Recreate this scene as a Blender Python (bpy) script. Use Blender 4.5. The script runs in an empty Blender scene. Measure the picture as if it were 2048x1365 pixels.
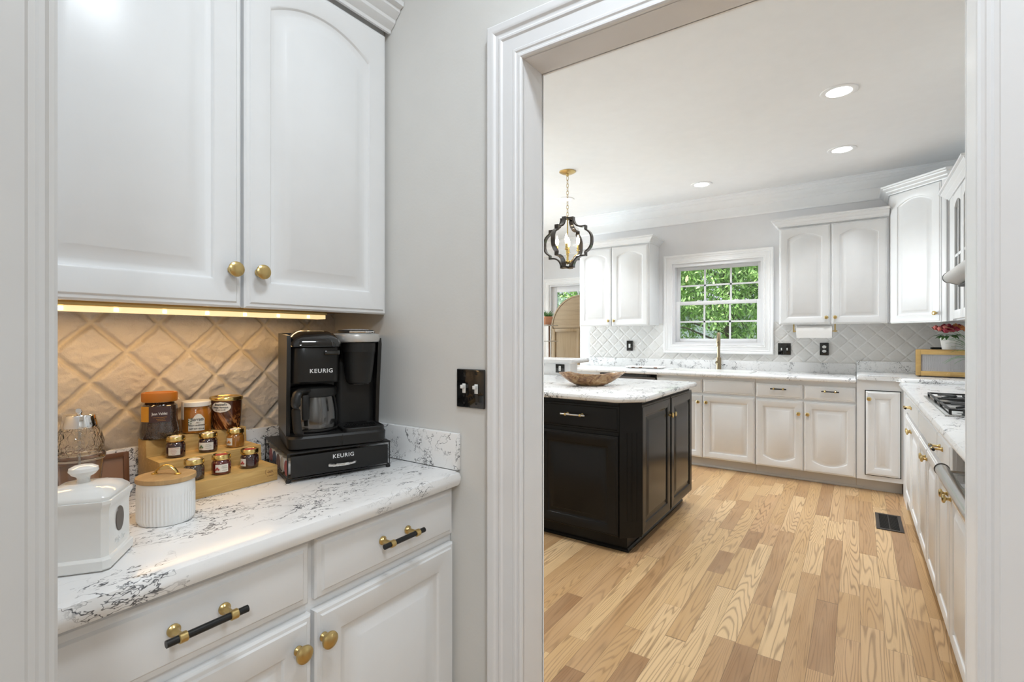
import bpy, bmesh, math, random
from mathutils import Vector, Matrix, noise
random.seed(7)
sc = bpy.context.scene
COL = sc.collection

# ---------------------------------------------------------------- camera
TH = math.atan(0.689)
cam_d = bpy.data.cameras.new('camera'); cam = bpy.data.objects.new('camera', cam_d); COL.objects.link(cam)
cam.location = (0, 0, 1.256)
cam.rotation_euler = (math.pi/2, 0, TH)
cam_d.sensor_width = 36; cam_d.lens = 36*1000/2048; cam_d.shift_y = -8.5/2048
cam_d.clip_start = 0.02; cam_d.clip_end = 200
sc.camera = cam

# ---------------------------------------------------------------- exposure, sky
sc.view_settings.view_transform = 'Standard'
sc.view_settings.look = 'None'
sc.view_settings.gamma = 1
sc.view_settings.use_curve_mapping = False
sc.view_settings.exposure = 0.0
sc.cycles.max_bounces = 10
sc.cycles.diffuse_bounces = 6
sc.cycles.transparent_max_bounces = 12
sc.cycles.sample_clamp_indirect = 6
sc.cycles.caustics_reflective = False
sc.cycles.caustics_refractive = False
W = bpy.data.worlds.new('sky'); sc.world = W; W.use_nodes = True
bg = W.node_tree.nodes['Background']; bg.inputs[0].default_value = (0.80, 0.90, 1.0, 1); bg.inputs[1].default_value = 3.0

def lamp(name, kind, loc, energy, color=(1, 1, 1), rot=(0, 0, 0), **kw):
    d = bpy.data.lights.new(name, kind); o = bpy.data.objects.new(name, d); COL.objects.link(o)
    o.location = loc; o.rotation_euler = rot; d.energy = energy; d.color = color
    for k, v in kw.items(): setattr(d, k, v)
    return o
sun = lamp('sun', 'SUN', (0, 0, 6), 6.0, (1, .96, .9), (math.radians(24), 0, math.radians(20)), angle=.03)

CANS = [(-0.085, 3.537), (-0.093, 4.645), (-1.217, 4.951), (-2.538, 4.672), (-1.02, 2.28), (-2.75, 2.6), (-4.0, 3.7), (-4.1, 5.7)]  # the unseen dining-side ones at the end are added to raise the light
CEIL = 2.71
for ci, (cx, cy) in enumerate(CANS):
    lamp('recessed_lamp', 'AREA', (cx, cy, CEIL-.012), 5.0 if ci == 1 else 8.6, (.925, .965, 1), shape='DISK', size=.13, spread=math.radians(95))
# unseen fill lamps added to brighten the pantry, above and behind the viewer
lamp('pantry_fill', 'AREA', (1.35, -1.0, CEIL-.09), 41, (.86, .94, 1), shape='DISK', size=.5)
lamp('pantry_fill_near', 'AREA', (-.15, .42, CEIL-.08), 15, (.84, .93, 1), shape='DISK', size=.3)
# fill lamp added outside the made-up side window of the dining end
lamp('side_window_fill', 'AREA', (-5.55, 4.3, 1.2), 235, (.90, .96, 1), (0, -math.pi/2, 0), shape='RECTANGLE', size=2.0, size_y=2.6)

# ---------------------------------------------------------------- node helper
class NT:
    def __init__(s, name):
        s.mat = bpy.data.materials.new(name); s.mat.use_nodes = True
        s.t = s.mat.node_tree; s.b = s.t.nodes['Principled BSDF']; s.L = s.t.links
    def n(s, typ, ins=None, **kw):
        nd = s.t.nodes.new(typ)
        for k, v in kw.items(): setattr(nd, k, v)
        for k, v in (ins or {}).items(): s.put(nd.inputs[k], v)
        return nd
    def put(s, sock, v):
        if isinstance(v, bpy.types.NodeSocket): s.L.new(v, sock)
        elif isinstance(v, (tuple, list)) and len(v) == 3 and sock.type == 'RGBA': sock.default_value = (*v, 1)
        else: sock.default_value = v
    def m(s, op, a, b=0.0, c=None):
        nd = s.n('ShaderNodeMath', operation=op); s.put(nd.inputs[0], a); s.put(nd.inputs[1], b)
        if c is not None: s.put(nd.inputs[2], c)
        return nd.outputs[0]
    def pos(s):
        g = s.n('ShaderNodeNewGeometry'); sp = s.n('ShaderNodeSeparateXYZ', {0: g.outputs['Position']})
        return g.outputs['Position'], sp.outputs[0], sp.outputs[1], sp.outputs[2]
    def obj(s):
        g = s.n('ShaderNodeTexCoord'); sp = s.n('ShaderNodeSeparateXYZ', {0: g.outputs['Object']})
        return g.outputs['Object'], sp.outputs[0], sp.outputs[1], sp.outputs[2]
    def xyz(s, x, y, z): return s.n('ShaderNodeCombineXYZ', {0: x, 1: y, 2: z}).outputs[0]
    def noise(s, v, scale, detail=3, rough=.5, dist=0):
        return s.n('ShaderNodeTexNoise', {'Vector': v, 'Scale': scale, 'Detail': detail, 'Roughness': rough, 'Distortion': dist}).outputs[0]
    def ramp(s, f, stops, interp='LINEAR'):
        r = s.n('ShaderNodeValToRGB', {0: f}); e = r.color_ramp.elements; r.color_ramp.interpolation = interp
        while len(e) < len(stops): e.new(.5)
        for el, (p, c) in zip(e, stops): el.position = p; el.color = (*c, 1) if len(c) == 3 else c
        return r.outputs[0]
    def ss(s, f, a, b):   # smoothstep a..b -> 0..1
        return s.n('ShaderNodeMapRange', {0: f, 1: a, 2: b, 3: 0.0, 4: 1.0}, interpolation_type='SMOOTHSTEP').outputs[0]
    def mix(s, f, a, b, mode='MIX'):
        nd = s.n('ShaderNodeMix', data_type='RGBA', blend_type=mode)
        s.put(nd.inputs[0], f); s.put(nd.inputs[6], a); s.put(nd.inputs[7], b); return nd.outputs[2]
    def bump(s, h, strength=.3, dist=.01):
        s.L.new(s.n('ShaderNodeBump', {'Height': h, 'Strength': strength, 'Distance': dist}).outputs[0], s.b.inputs['Normal'])
    def set(s, **kw):
        names = dict(col='Base Color', rough='Roughness', metal='Metallic', spec='Specular IOR Level', coat='Coat Weight', crough='Coat Roughness',
                     trans='Transmission Weight', ior='IOR', alpha='Alpha', emit='Emission Color', es='Emission Strength', sss='Subsurface Weight')
        for k, v in kw.items(): s.put(s.b.inputs[names[k]], v)
        return s.mat

def simple(name, col, rough=.5, metal=0, var=.03, nscale=12, bump=0, bscale=200, **kw):
    """plain material with a little procedural tone and surface variation"""
    t = NT(name); p = t.obj()[0]
    f = t.noise(p, nscale, 3)
    c = t.mix(f, tuple(max(0, x*(1-var)) for x in col), tuple(min(1, x*(1+var)) for x in col))
    if bump: t.bump(t.noise(p, bscale, 2), bump, .002)
    return t.set(col=c, rough=rough, metal=metal, **kw)

M = {}
M['cab'] = simple('white_cabinet_paint', (.77, .775, .78), .32, bump=.05, bscale=90)
M['trim'] = simple('white_trim_paint', (.80, .80, .81), .35, bump=.04, bscale=60)
M['wall'] = simple('greige_wall_paint', (.70, .69, .665), .6, bump=.10, bscale=140)
M['wallk'] = simple('grey_wall_paint', (.75, .75, .76), .6, bump=.08, bscale=140)
M['ceil'] = simple('ceiling_paint', (.87, .865, .86), .7, bump=.06, bscale=100)
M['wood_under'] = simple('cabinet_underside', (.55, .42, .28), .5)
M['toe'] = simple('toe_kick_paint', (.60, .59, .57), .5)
M['blackcab'] = simple('black_cabinet_paint', (.010, .0095, .009), .20, bump=.04, bscale=60, spec=.22)
M['brass'] = simple('aged_brass', (.62, .46, .20), .28, 1)
M['gold'] = simple('gold_tin', (.78, .58, .22), .22, 1)
M['bronze'] = simple('champagne_bronze', (.36, .29, .19), .34, 1)
M['blackmetal'] = simple('black_metal', (.018, .018, .018), .35, .3)
M['blackplast'] = simple('black_plastic', (.009, .0085, .008), .30, bump=.04, bscale=300, spec=.4)
M['blackmatte'] = simple('matte_black_plastic', (.012, .0115, .011), .44, bump=.05, bscale=400, spec=.35)
M['blackgloss'] = simple('glossy_black', (.008, .008, .008), .06, coat=.5)
M['silver'] = simple('silver_plastic', (.62, .61, .59), .3, .7)
M['chrome'] = simple('chrome', (.82, .82, .82), .07, 1)
M['steel'] = simple('brushed_steel', (.58, .58, .57), .26, 1)
M['iron'] = simple('cast_iron', (.02, .02, .02), .55)
M['ceramic'] = simple('white_ceramic', (.82, .82, .80), .12, coat=.4)
M['matteceramic'] = simple('matte_white_ceramic', (.78, .78, .77), .5)
M['white'] = simple('white_plastic', (.8, .8, .78), .35)
M['paper'] = simple('paper_white', (.82, .81, .79), .8)
M['label'] = simple('label_paper', (.72, .68, .60), .55, var=.01)
M['ink'] = simple('label_ink', (.03, .03, .03), .6)
M['inkred'] = simple('red_ink', (.40, .06, .05), .6)
M['inkgreen'] = simple('green_ink', (.10, .16, .07), .6)
M['print'] = simple('white_print', (.75, .75, .75), .5)
M['terracotta'] = simple('terracotta', (.42, .18, .09), .75)
M['leaf'] = simple('leaf_green', (.06, .15, .04), .5, var=.4, nscale=30)
M['flower_red'] = simple('crimson_petals', (.35, .03, .06), .6, var=.3, nscale=60)
M['flower_pink'] = simple('coral_petals', (.60, .17, .15), .6, var=.3, nscale=60)
M['flower_orange'] = simple('orange_petals', (.62, .24, .08), .6, var=.3, nscale=60)
M['fabric_brown'] = simple('dark_brown_wood', (.16, .07, .035), .35)
M['soil'] = simple('soil', (.05, .035, .025), .9)
def glassmat(name, col=(1, 1, 1), rough=0.0, ior=1.45):
    t = NT(name); p = t.obj()[0]
    return t.set(col=t.mix(t.noise(p, 20), col, tuple(c*.97 for c in col)), rough=rough, trans=1.0, ior=ior)
M['glass'] = glassmat('clear_glass')
M['potglass'] = glassmat('coffee_pot_glass', ior=1.75)
M['bluetint'] = glassmat('ribbed_glass', (.8, .8, .85), .25)

def thin_glass():
    t = NT('window_glass'); t.t.nodes.remove(t.b)
    o = t.t.nodes['Material Output']
    f = t.n('ShaderNodeFresnel', {'IOR': 1.45}).outputs[0]
    p = t.obj()[0]
    tr = t.n('ShaderNodeBsdfTransparent', {0: (.93, .95, .95)}).outputs[0]
    gl = t.n('ShaderNodeBsdfGlossy', {0: (1, 1, 1), 1: t.m('MULTIPLY', t.noise(p, 3), .03)}).outputs[0]
    mx = t.n('ShaderNodeMixShader', {0: t.m('MULTIPLY', f, .8), 1: tr, 2: gl}).outputs[0]
    t.L.new(mx, o.inputs[0]); return t.mat
M['pane'] = thin_glass()

def hammered():
    t = NT('crackled_glass'); p = t.obj()[0]
    v = t.n('ShaderNodeTexVoronoi', {'Vector': p, 'Scale': 75.0}, feature='DISTANCE_TO_EDGE').outputs[0]
    t.bump(t.ss(v, 0.0, .10), .35, .003)
    return t.set(col=(.97, .96, .94), rough=.02, trans=1.0, ior=1.4)
M['crackle'] = hammered()

def liquid(name, col, rough=.08, nz=.25, scale=60):
    t = NT(name); p = t.obj()[0]
    f = t.noise(p, scale, 4)
    return t.set(col=t.mix(f, tuple(c*(1-nz) for c in col), tuple(min(1, c*(1+nz)) for c in col)), rough=rough, coat=1.0, crough=.02)
M['jam_dark'] = liquid('dark_jam', (.035, .012, .012)); M['jam_red'] = liquid('red_jam', (.10, .012, .01))
M['jam_orange'] = liquid('apricot_jam', (.30, .12, .02)); M['honey'] = liquid('honey', (.36, .13, .015), nz=.12, scale=20)
M['coffee'] = liquid('coffee_granules', (.045, .027, .018), nz=.85, scale=500)
M['olive'] = liquid('olive_paste', (.05, .03, .018), nz=.6, scale=300)
def marmalade():
    t = NT('orange_marmalade'); o, x, y, z = t.obj()
    w = t.noise(t.xyz(t.m('ADD', t.m('MULTIPLY', x, 160.0), t.m('MULTIPLY', z, 90.0)), t.m('MULTIPLY', y, 160.0), t.m('MULTIPLY', z, 18.0)), 1.0, 2)
    low = t.ss(z, .062, .004)
    f = t.m('MULTIPLY', t.ss(w, .48, .62), low)
    return t.set(col=t.mix(f, (.07, .018, .006), (.50, .20, .06)), rough=.1, coat=1.0, crough=.03)
M['marmalade'] = marmalade()
M['orange_lid'] = simple('orange_plastic_lid', (.50, .18, .02), .4)
M['amber'] = simple('amber_label', (.62, .30, .03), .45)
M['plumlabel'] = simple('plum_label', (.055, .028, .03), .45)

def marble(name='white_marble', scale=1.0, seed=0.0, base=(.84, .84, .84), far=False):
    t = NT(name); P, x, y, z = t.pos()
    P2 = t.n('ShaderNodeVectorMath', {0: P, 1: (1.0, .62, 1.0)}, operation='MULTIPLY').outputs[0]
    P2 = t.n('ShaderNodeVectorMath', {0: P2, 1: (seed, seed*1.7, seed*.3)}, operation='ADD').outputs[0]
    wob = t.n('ShaderNodeTexNoise', {'Vector': P2, 'Scale': 9.0*scale, 'Detail': 5.0, 'Roughness': .6}).outputs[1]
    wob = t.n('ShaderNodeVectorMath', {0: wob, 1: (.16/scale, .16/scale, .16/scale)}, operation='MULTIPLY').outputs[0]
    Q = t.n('ShaderNodeVectorMath', {0: P2, 1: wob}, operation='ADD').outputs[0]
    def vein(sc_, wd, dt=3, rg=.5):
        nz = t.noise(Q, sc_*scale, dt, rg)
        return t.ss(t.m('ABSOLUTE', t.m('SUBTRACT', nz, .5)), wd, 0.0)
    clump = t.ss(t.noise(P2, 8.5*scale, 2), .50 if far else .44, .62 if far else .57)
    clump3 = t.ss(t.noise(P2, 8.5*scale, 2), .56 if far else .52, .64 if far else .62)
    clump2 = t.ss(t.noise(t.n('ShaderNodeVectorMath', {0: P2, 1: (4, 3, 2)}, operation='ADD').outputs[0], 4.0*scale, 2), .46, .58)
    v1 = t.m('MULTIPLY', vein(17.0, .024 if far else .013, 3, .5), clump)
    v2 = t.m('MULTIPLY', vein(9.0, .0075), clump2)
    v3 = t.m('MULTIPLY', vein(36.0, .022, 3, .55), t.m('MULTIPLY', clump3, .9))
    soft = t.m('MULTIPLY', t.ss(t.noise(Q, 13*scale, 4), .52, .72), t.m('MULTIPLY', clump, .16))
    P4 = t.n('ShaderNodeVectorMath', {0: Q, 1: (1.0, .38, .8)}, operation='MULTIPLY').outputs[0]
    st = t.ss(t.m('ABSOLUTE', t.m('SUBTRACT', t.noise(P4, 34.0*scale, 3, .5), .5)), .020, 0.0)
    clump5 = t.ss(t.noise(t.n('ShaderNodeVectorMath', {0: P2, 1: (9, 1, 5)}, operation='ADD').outputs[0], 7.0*scale, 2), .46, .60)
    v4 = t.m('MULTIPLY', t.m('MULTIPLY', st, clump5), .25 if far else .95)
    f = t.m('MINIMUM', t.m('ADD', t.m('MAXIMUM', t.m('MAXIMUM', t.m('MAXIMUM', v1, v3), v2), v4), soft), .93)
    return t.set(col=t.mix(f, base, (.035, .04, .05)), rough=.20, coat=.10, crough=.12)
M['marble'] = marble('white_veined_countertop', 1.0)
M['marble_far'] = marble('white_veined_countertop_kitchen', .80, 3.1, far=True)

def oak():
    t = NT('oak_floor_boards'); P, x, y, z = t.pos()
    wn = lambda a, b=0.0: t.n('ShaderNodeTexWhiteNoise', {0: t.xyz(a, b, 0.0)}, noise_dimensions='3D').outputs[0]
    xs = t.m('DIVIDE', t.m('ADD', x, 7.0), .0845); row = t.m('FLOOR', xs); fx = t.m('FRACT', xs)
    rr = wn(row, 3.0); r2 = wn(row, 11.0)
    ln = t.m('ADD', .50, t.m('MULTIPLY', r2, .45))
    yy = t.m('DIVIDE', t.m('ADD', y, t.m('MULTIPLY', rr, 9.0)), ln)
    yw = t.m('ADD', yy, t.m('MULTIPLY', t.m('SINE', t.m('ADD', t.m('MULTIPLY', yy, 2.3), t.m('MULTIPLY', rr, 40.0))), .36))
    cell = t.m('FLOOR', yw); fy = t.m('FRACT', yw)
    idn = wn(row, t.m('ADD', cell, .5)); id2 = wn(t.m('ADD', row, .37), t.m('ADD', cell, 5.5))
    base = t.ramp(idn, [(0, (.30, .165, .08)), (.10, (.40, .235, .112)), (.35, (.49, .305, .143)), (.6, (.57, .375, .185)), (.85, (.65, .455, .25)), (1, (.46, .27, .13))])
    off = t.m('MULTIPLY', id2, 60.0)
    # cathedral grain: contour lines of a stretched noise
    gv = t.xyz(t.m('ADD', t.m('MULTIPLY', x, 10.0), off), t.m('ADD', t.m('MULTIPLY', y, .55), off), off)
    g = t.noise(gv, 1.0, 2.0, .40, .12)
    g = t.m('ADD', g, t.m('MULTIPLY', fx, t.m('MULTIPLY', t.m('SUBTRACT', id2, .25), .45)))
    rings = t.m('ADD', .5, t.m('MULTIPLY', t.m('SINE', t.m('MULTIPLY', g, t.m('ADD', 120.0, t.m('MULTIPLY', id2, 90.0)))), .5))
    rings = t.m('POWER', rings, 4.5)
    pore = t.noise(t.xyz(t.m('ADD', t.m('MULTIPLY', x, 420.0), off), t.m('MULTIPLY', y, 9.0), off), 1.0, 3, .6)
    pore = t.ss(pore, .50, .70)
    cloud = t.noise(t.xyz(t.m('MULTIPLY', x, 14.0), t.m('MULTIPLY', y, 2.2), off), 1.0, 3)
    k = t.m('MULTIPLY', rings, t.m('ADD', .38, t.m('MULTIPLY', idn, .24)))
    c = t.mix(k, base, (.17, .088, .038))
    c = t.mix(t.m('MULTIPLY', t.m('MULTIPLY', pore, t.m('ADD', .35, rings)), .42), c, (.16, .085, .04))
    c = t.mix(t.m('MULTIPLY', t.m('SUBTRACT', cloud, .35), .5), c, (.72, .52, .32))
    ex = t.m('MINIMUM', fx, t.m('SUBTRACT', 1.0, fx)); ey = t.m('MULTIPLY', t.m('MINIMUM', fy, t.m('SUBTRACT', 1.0, fy)), 8.0)
    gap = t.m('SUBTRACT', 1.0, t.ss(t.m('MINIMUM', ex, ey), .004, .016))
    c = t.mix(t.m('MULTIPLY', gap, .65), c, (.09, .05, .025))
    t.bump(t.m('SUBTRACT', t.m('MULTIPLY', rings, .06), gap), .25, .0015)
    return t.set(col=c, rough=t.m('ADD', .27, t.m('MULTIPLY', cloud, .14)), spec=.45)
M['oak'] = oak()

def woodm(name, a, b, ring=22.0, stretch=(60, 4, 60), rough=.45):
    t = NT(name); o, x, y, z = t.obj()
    v = t.xyz(t.m('MULTIPLY', x, float(stretch[0])), t.m('MULTIPLY', y, float(stretch[1])), t.m('MULTIPLY', z, float(stretch[2])))
    g = t.noise(v, 1.0, 4, .6, .4)
    r = t.m('ADD', .5, t.m('MULTIPLY', t.m('SINE', t.m('MULTIPLY', g, ring)), .5))
    return t.set(col=t.mix(t.m('ADD', t.m('MULTIPLY', r, .35), t.m('MULTIPLY', g, .65)), a, b), rough=rough)
M['bamboo'] = woodm('bamboo', (.42, .25, .075), (.64, .43, .165), stretch=(5, 90, 90))
M['bamboo_y'] = woodm('bamboo_lengthwise', (.34, .19, .06), (.58, .39, .165), stretch=(60, 3.5, 90))
M['acacia'] = woodm('lid_wood', (.36, .215, .09), (.54, .36, .17), stretch=(70, 8, 8))
M['oakcab'] = woodm('light_oak_veneer', (.24, .165, .085), (.35, .25, .14), stretch=(28, 28, 2.5), ring=14)
M['oakcabx'] = woodm('light_oak_veneer_crosswise', (.26, .18, .10), (.36, .26, .15), stretch=(2.5, 28, 30), ring=14)
def teak():
    t = NT('spalted_teak'); o, x, y, z = t.obj()
    n1 = t.noise(o, 16, 5, .65, 1.6); n2 = t.noise(o, 50, 4, .6)
    c = t.ramp(n1, [(.25, (.06, .028, .012)), (.42, (.22, .10, .04)), (.55, (.42, .25, .11)), (.72, (.62, .47, .28))])
    return t.set(col=t.mix(t.m('MULTIPLY', n2, .35), c, (.12, .06, .03)), rough=.3, coat=.2)
M['teak'] = teak()

def tile_mat(name, a, b, grout):
    t = NT(name); P = t.pos()[0]
    at = t.n('ShaderNodeAttribute', attribute_name='tile_height').outputs['Fac']
    n = t.noise(P, 22, 4, .6)
    c = t.mix(n, a, b)
    c = t.mix(t.ss(at, .35, .05), c, grout)
    t.bump(t.m('ADD', t.noise(P, 120, 4, .6), t.m('MULTIPLY', t.noise(P, 500, 2), .3)), .55, .003)
    return t.set(col=c, rough=.55)
M['tile'] = tile_mat('tumbled_stone_tile', (.58, .53, .475), (.67, .62, .565), (.68, .60, .48))
M['tilek'] = tile_mat('pale_tumbled_tile', (.66, .645, .62), (.76, .75, .73), (.80, .79, .77))
def siding():
    t = NT('grey_lap_siding'); P, x, y, z = t.pos()
    f = t.m('FRACT', t.m('MULTIPLY', z, 9.0))
    return t.set(col=t.mix(t.ss(f, .0, .12), (.20, .20, .21), (.50, .50, .52)), rough=.7)
M['siding'] = siding()
def leafmat():
    t = NT('tree_leaves'); P = t.pos()[0]
    return t.set(col=t.ramp(t.noise(P, 6, 4, .7), [(.3, (.10, .20, .05)), (.5, (.26, .42, .11)), (.7, (.55, .70, .30))]), rough=.4)
M['leaves'] = leafmat()
M['bark'] = simple('bark', (.10, .075, .055), .9, var=.4, nscale=20)
M['grass'] = simple('lawn', (.12, .22, .06), .9, var=.4, nscale=4)

def emis(name, col, s):
    t = NT(name); p = t.obj()[0]
    return t.set(col=(.8, .8, .8), emit=t.mix(t.noise(p, 5), col, tuple(c*.98 for c in col)), es=s)
M['can_glow'] = emis('recessed_light_lens', (1, .98, .95), 9)
M['bulb_glow'] = emis('candle_bulb_glow', (1, .82, .55), 22)
M['led_glow'] = emis('warm_led', (1, .72, .36), 9)
M['strip_lens'] = emis('warm_lens', (1, .70, .32), 1.0)

# ---------------------------------------------------------------- mesh builder
class B:
    def __init__(s): s.bm = bmesh.new()
    def quadf(s, vs):
        try: return s.bm.faces.new(vs)
        except ValueError: return None
    def _merge(s, bm2):
        me = bpy.data.meshes.new('t'); bm2.to_mesh(me); bm2.free(); s.bm.from_mesh(me); bpy.data.meshes.remove(me); return s
    def box(s, x0, x1, y0, y1, z0, z1, bev=0, seg=2, mat4=None):
        b = bmesh.new(); bmesh.ops.create_cube(b, size=1)
        for v in b.verts: v.co = Vector(((x0+x1)/2+v.co.x*(x1-x0), (y0+y1)/2+v.co.y*(y1-y0), (z0+z1)/2+v.co.z*(z1-z0)))
        if bev: bmesh.ops.bevel(b, geom=list(b.edges), offset=bev, segments=seg, profile=.5, affect='EDGES', clamp_overlap=True)
        if mat4: bmesh.ops.transform(b, matrix=mat4, verts=b.verts)
        return s._merge(b)
    def loops(s, loops, closed=True, cap0=False, cap1=False):
        """each loop a list of points; consecutive loops are bridged"""
        L = [[s.bm.verts.new(p) for p in lp] for lp in loops]
        for a, b in zip(L, L[1:]):
            n = len(a)
            for i in range(n if closed else n-1):
                j = (i+1) % n; s.quadf((a[i], a[j], b[j], b[i]))
        if cap0: s.quadf(list(reversed(L[0])))
        if cap1: s.quadf(L[-1])
        return s
    def lathe(s, prof, c=(0, 0, 0), n=32, sx=1, sy=1, cap0=True, cap1=True, rib=0, nrib=0, zr=None, axis='z'):
        lp = []
        for r, z in prof:
            ring = []
            for i in range(n):
                a = 2*math.pi*i/n; rr = r
                if rib and (zr is None or zr[0] <= z <= zr[1]): rr = r - rib*(.5-.5*math.cos(a*nrib))
                x, y = rr*math.cos(a)*sx, rr*math.sin(a)*sy
                if axis == 'z': p = (c[0]+x, c[1]+y, c[2]+z)
                elif axis == 'y': p = (c[0]+x, c[1]-z, c[2]+y)      # grows toward -y (the front)
                else: p = (c[0]+z, c[1]+x, c[2]+y)
                ring.append(p)
            lp.append(ring)
        return s.loops(lp, True, cap0, cap1)
    def tube(s, pts, r, n=10, closed=False, flat=None):
        P = [Vector(p) for p in pts]; N = len(P); lp = []; up = Vector((0, 0, 1))
        for i, p in enumerate(P):
            if closed: d = (P[(i+1) % N]-P[i-1])
            else: d = (P[min(i+1, N-1)]-P[max(i-1, 0)])
            d.normalize()
            a = d.cross(up)
            if a.length < 1e-3: a = d.cross(Vector((0, 1, 0)))
            a.normalize(); b = a.cross(d).normalized()
            rr = r[i] if isinstance(r, (list, tuple)) else r
            lp.append([p+a*rr*math.cos(2*math.pi*k/n)+b*(flat or 1)*rr*math.sin(2*math.pi*k/n) for k in range(n)])
        if closed: lp.append(lp[0])
        return s.loops(lp, True, not closed, not closed)
    def prism(s, poly, a0, a1, fn, bev=0):
        """poly 2D; fn(u,v,a)->xyz"""
        b = bmesh.new()
        A = [b.verts.new(fn(u, v, a0)) for u, v in poly]; C = [b.verts.new(fn(u, v, a1)) for u, v in poly]
        n = len(poly)
        for i in range(n): b.faces.new((A[i], A[(i+1) % n], C[(i+1) % n], C[i]))
        b.faces.new(A[::-1]); b.faces.new(C)
        if bev: bmesh.ops.bevel(b, geom=list(b.edges), offset=bev, segments=2, profile=.5, affect='EDGES', clamp_overlap=True)
        return s._merge(b)
    def sweep(s, prof, path, fn, closed=False, side=1):
        """prof: (offset, height) list; path: 2D points; mitred"""
        P = [Vector(p) for p in path]; N = len(P); loops = []
        def nrm(a, b): d = (b-a).normalized(); return Vector((-d.y, d.x))*side
        for i in range(N):
            n0 = nrm(P[i-1], P[i]) if (i > 0 or closed) else nrm(P[0], P[1])
            n1 = nrm(P[i], P[(i+1) % N]) if (i < N-1 or closed) else n0
            m = (n0+n1); m = m/max(1e-6, m.dot(n0))
            loops.append([fn(P[i].x+m.x*o, P[i].y+m.y*o, h) for o, h in prof])
        if closed: loops.append(loops[0])
        s.loops(loops, True, not closed, not closed); return s
    def mesh_at(s, me, fn):
        b = bmesh.new(); b.from_mesh(me)
        for v in b.verts: v.co = Vector(fn(*v.co))
        return s._merge(b)
    def sphere(s, c, r, sx=1, sy=1, sz=1, seg=20):
        b = bmesh.new(); bmesh.ops.create_uvsphere(b, u_segments=seg, v_segments=seg//2, radius=r)
        for v in b.verts: v.co = Vector((c[0]+v.co.x*sx, c[1]+v.co.y*sy, c[2]+v.co.z*sz))
        return s._merge(b)
    def xf(s, m): bmesh.ops.transform(s.bm, matrix=m, verts=s.bm.verts); return s
    def out(s, name, mat, parent=None, sharp=35, weld=True):
        bm = s.bm
        if weld: bmesh.ops.remove_doubles(bm, verts=bm.verts, dist=1e-5)
        bmesh.ops.recalc_face_normals(bm, faces=bm.faces)
        lim = math.radians(sharp)
        for f in bm.faces: f.smooth = True
        for e in bm.edges:
            e.smooth = len(e.link_faces) == 2 and e.calc_face_angle(0) < lim
        me = bpy.data.meshes.new(name); bm.to_mesh(me); bm.free()
        me.materials.append(M[mat] if isinstance(mat, str) else mat)
        o = bpy.data.objects.new(name, me); COL.objects.link(o)
        if parent: o.parent = parent
        return o

def tag(o, label=None, cat=None, group=None, kind=None):
    if label: o['label'] = label
    if cat: o['category'] = cat
    if group: o['group'] = group
    if kind: o['kind'] = kind
    return o
def thing(name, label, cat, loc=(0, 0, 0), rz=0, group=None):
    o = bpy.data.objects.new(name, None); COL.objects.link(o); o.location = loc; o.rotation_euler = (0, 0, rz)
    o.empty_display_size = .05
    return tag(o, label, cat, group)
def struct(o): o['kind'] = 'structure'; return o
def sbox(name, mat, *a, **k): return struct(B().box(*a, **k).out(name, mat))
def dup(root, loc, rz=None, label=None, group=None):
    r = root.copy(); COL.objects.link(r); r.location = loc
    if rz is not None: r.rotation_euler = (0, 0, rz)
    if label: r['label'] = label
    if group: r['group'] = group
    for ch in list(root.children):
        c = ch.copy(); COL.objects.link(c); c.parent = r
        for g in list(ch.children):
            d = g.copy(); COL.objects.link(d); d.parent = c
    return r
def textmesh(body, size, align='CENTER', extrude=.0003, squash=1.0, shear=0, bold=0):
    cu = bpy.data.curves.new('lettering', 'FONT'); cu.body = body; cu.size = size; cu.align_x = align; cu.align_y = 'CENTER'; cu.extrude = extrude
    cu.resolution_u = 3; cu.shear = shear; cu.offset = bold*.5; cu.space_character = 1.12 if body == 'KEURIG' else 1.0
    o = bpy.data.objects.new('t', cu); COL.objects.link(o)
    dg = bpy.context.evaluated_depsgraph_get(); me = bpy.data.meshes.new_from_object(o.evaluated_get(dg))
    bpy.data.objects.remove(o); bpy.data.curves.remove(cu)
    for v in me.vertices: v.co.x *= squash
    return me
def textobj(body, size, mat, parent, fn, **k):
    me = textmesh(body, size, **k); o = B().mesh_at(me, fn).out('lettering', mat, parent, weld=False); bpy.data.meshes.remove(me); return o
# ================================================================ the setting
M['trimk'] = simple('bright_white_trim_paint', (.90, .90, .90), .35, bump=.03, bscale=60)
YW, XR, YP0, YP1, XL = 5.56, .89, .985, 1.068, -5.3
sbox('floor', 'oak', XL-.1, 2.7, -3.6, 6.8, -.1, 0)
sbox('ceiling', 'ceil', XL-.1, 2.7, -3.6, 6.8, CEIL, CEIL+.12)
def wall_with_hole(name, mat, axis, a0, a1, p0, p1, ha0, ha1, hz0, hz1):
    b = B()
    def bb(u0, u1, z0, z1):
        if u1-u0 < 1e-4 or z1-z0 < 1e-4: return
        if axis == 'x': b.box(u0, u1, p0, p1, z0, z1)
        else: b.box(p0, p1, u0, u1, z0, z1)
    bb(a0, ha0, 0, CEIL); bb(ha1, a1, 0, CEIL); bb(ha0, ha1, 0, hz0); bb(ha0, ha1, hz1, CEIL)
    return struct(b.out(name, mat, weld=False))
wall_back = wall_with_hole('wall_back', 'wallk', 'x', -2.81, 1.0, YW, YW+.14, -1.675, -.770, 1.172, 2.055)
sbox('wall_right', 'wallk', XR, XR+.11, YP1, YW, 0, CEIL)
sbox('wall_return', 'wallk', -2.50, -2.36, YW+.14, 6.65, 0, CEIL)
wall_with_hole('wall_far', 'wallk', 'x', XL, -2.36, 6.65, 6.79, -3.89, -2.95, .25, 2.045)
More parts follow.
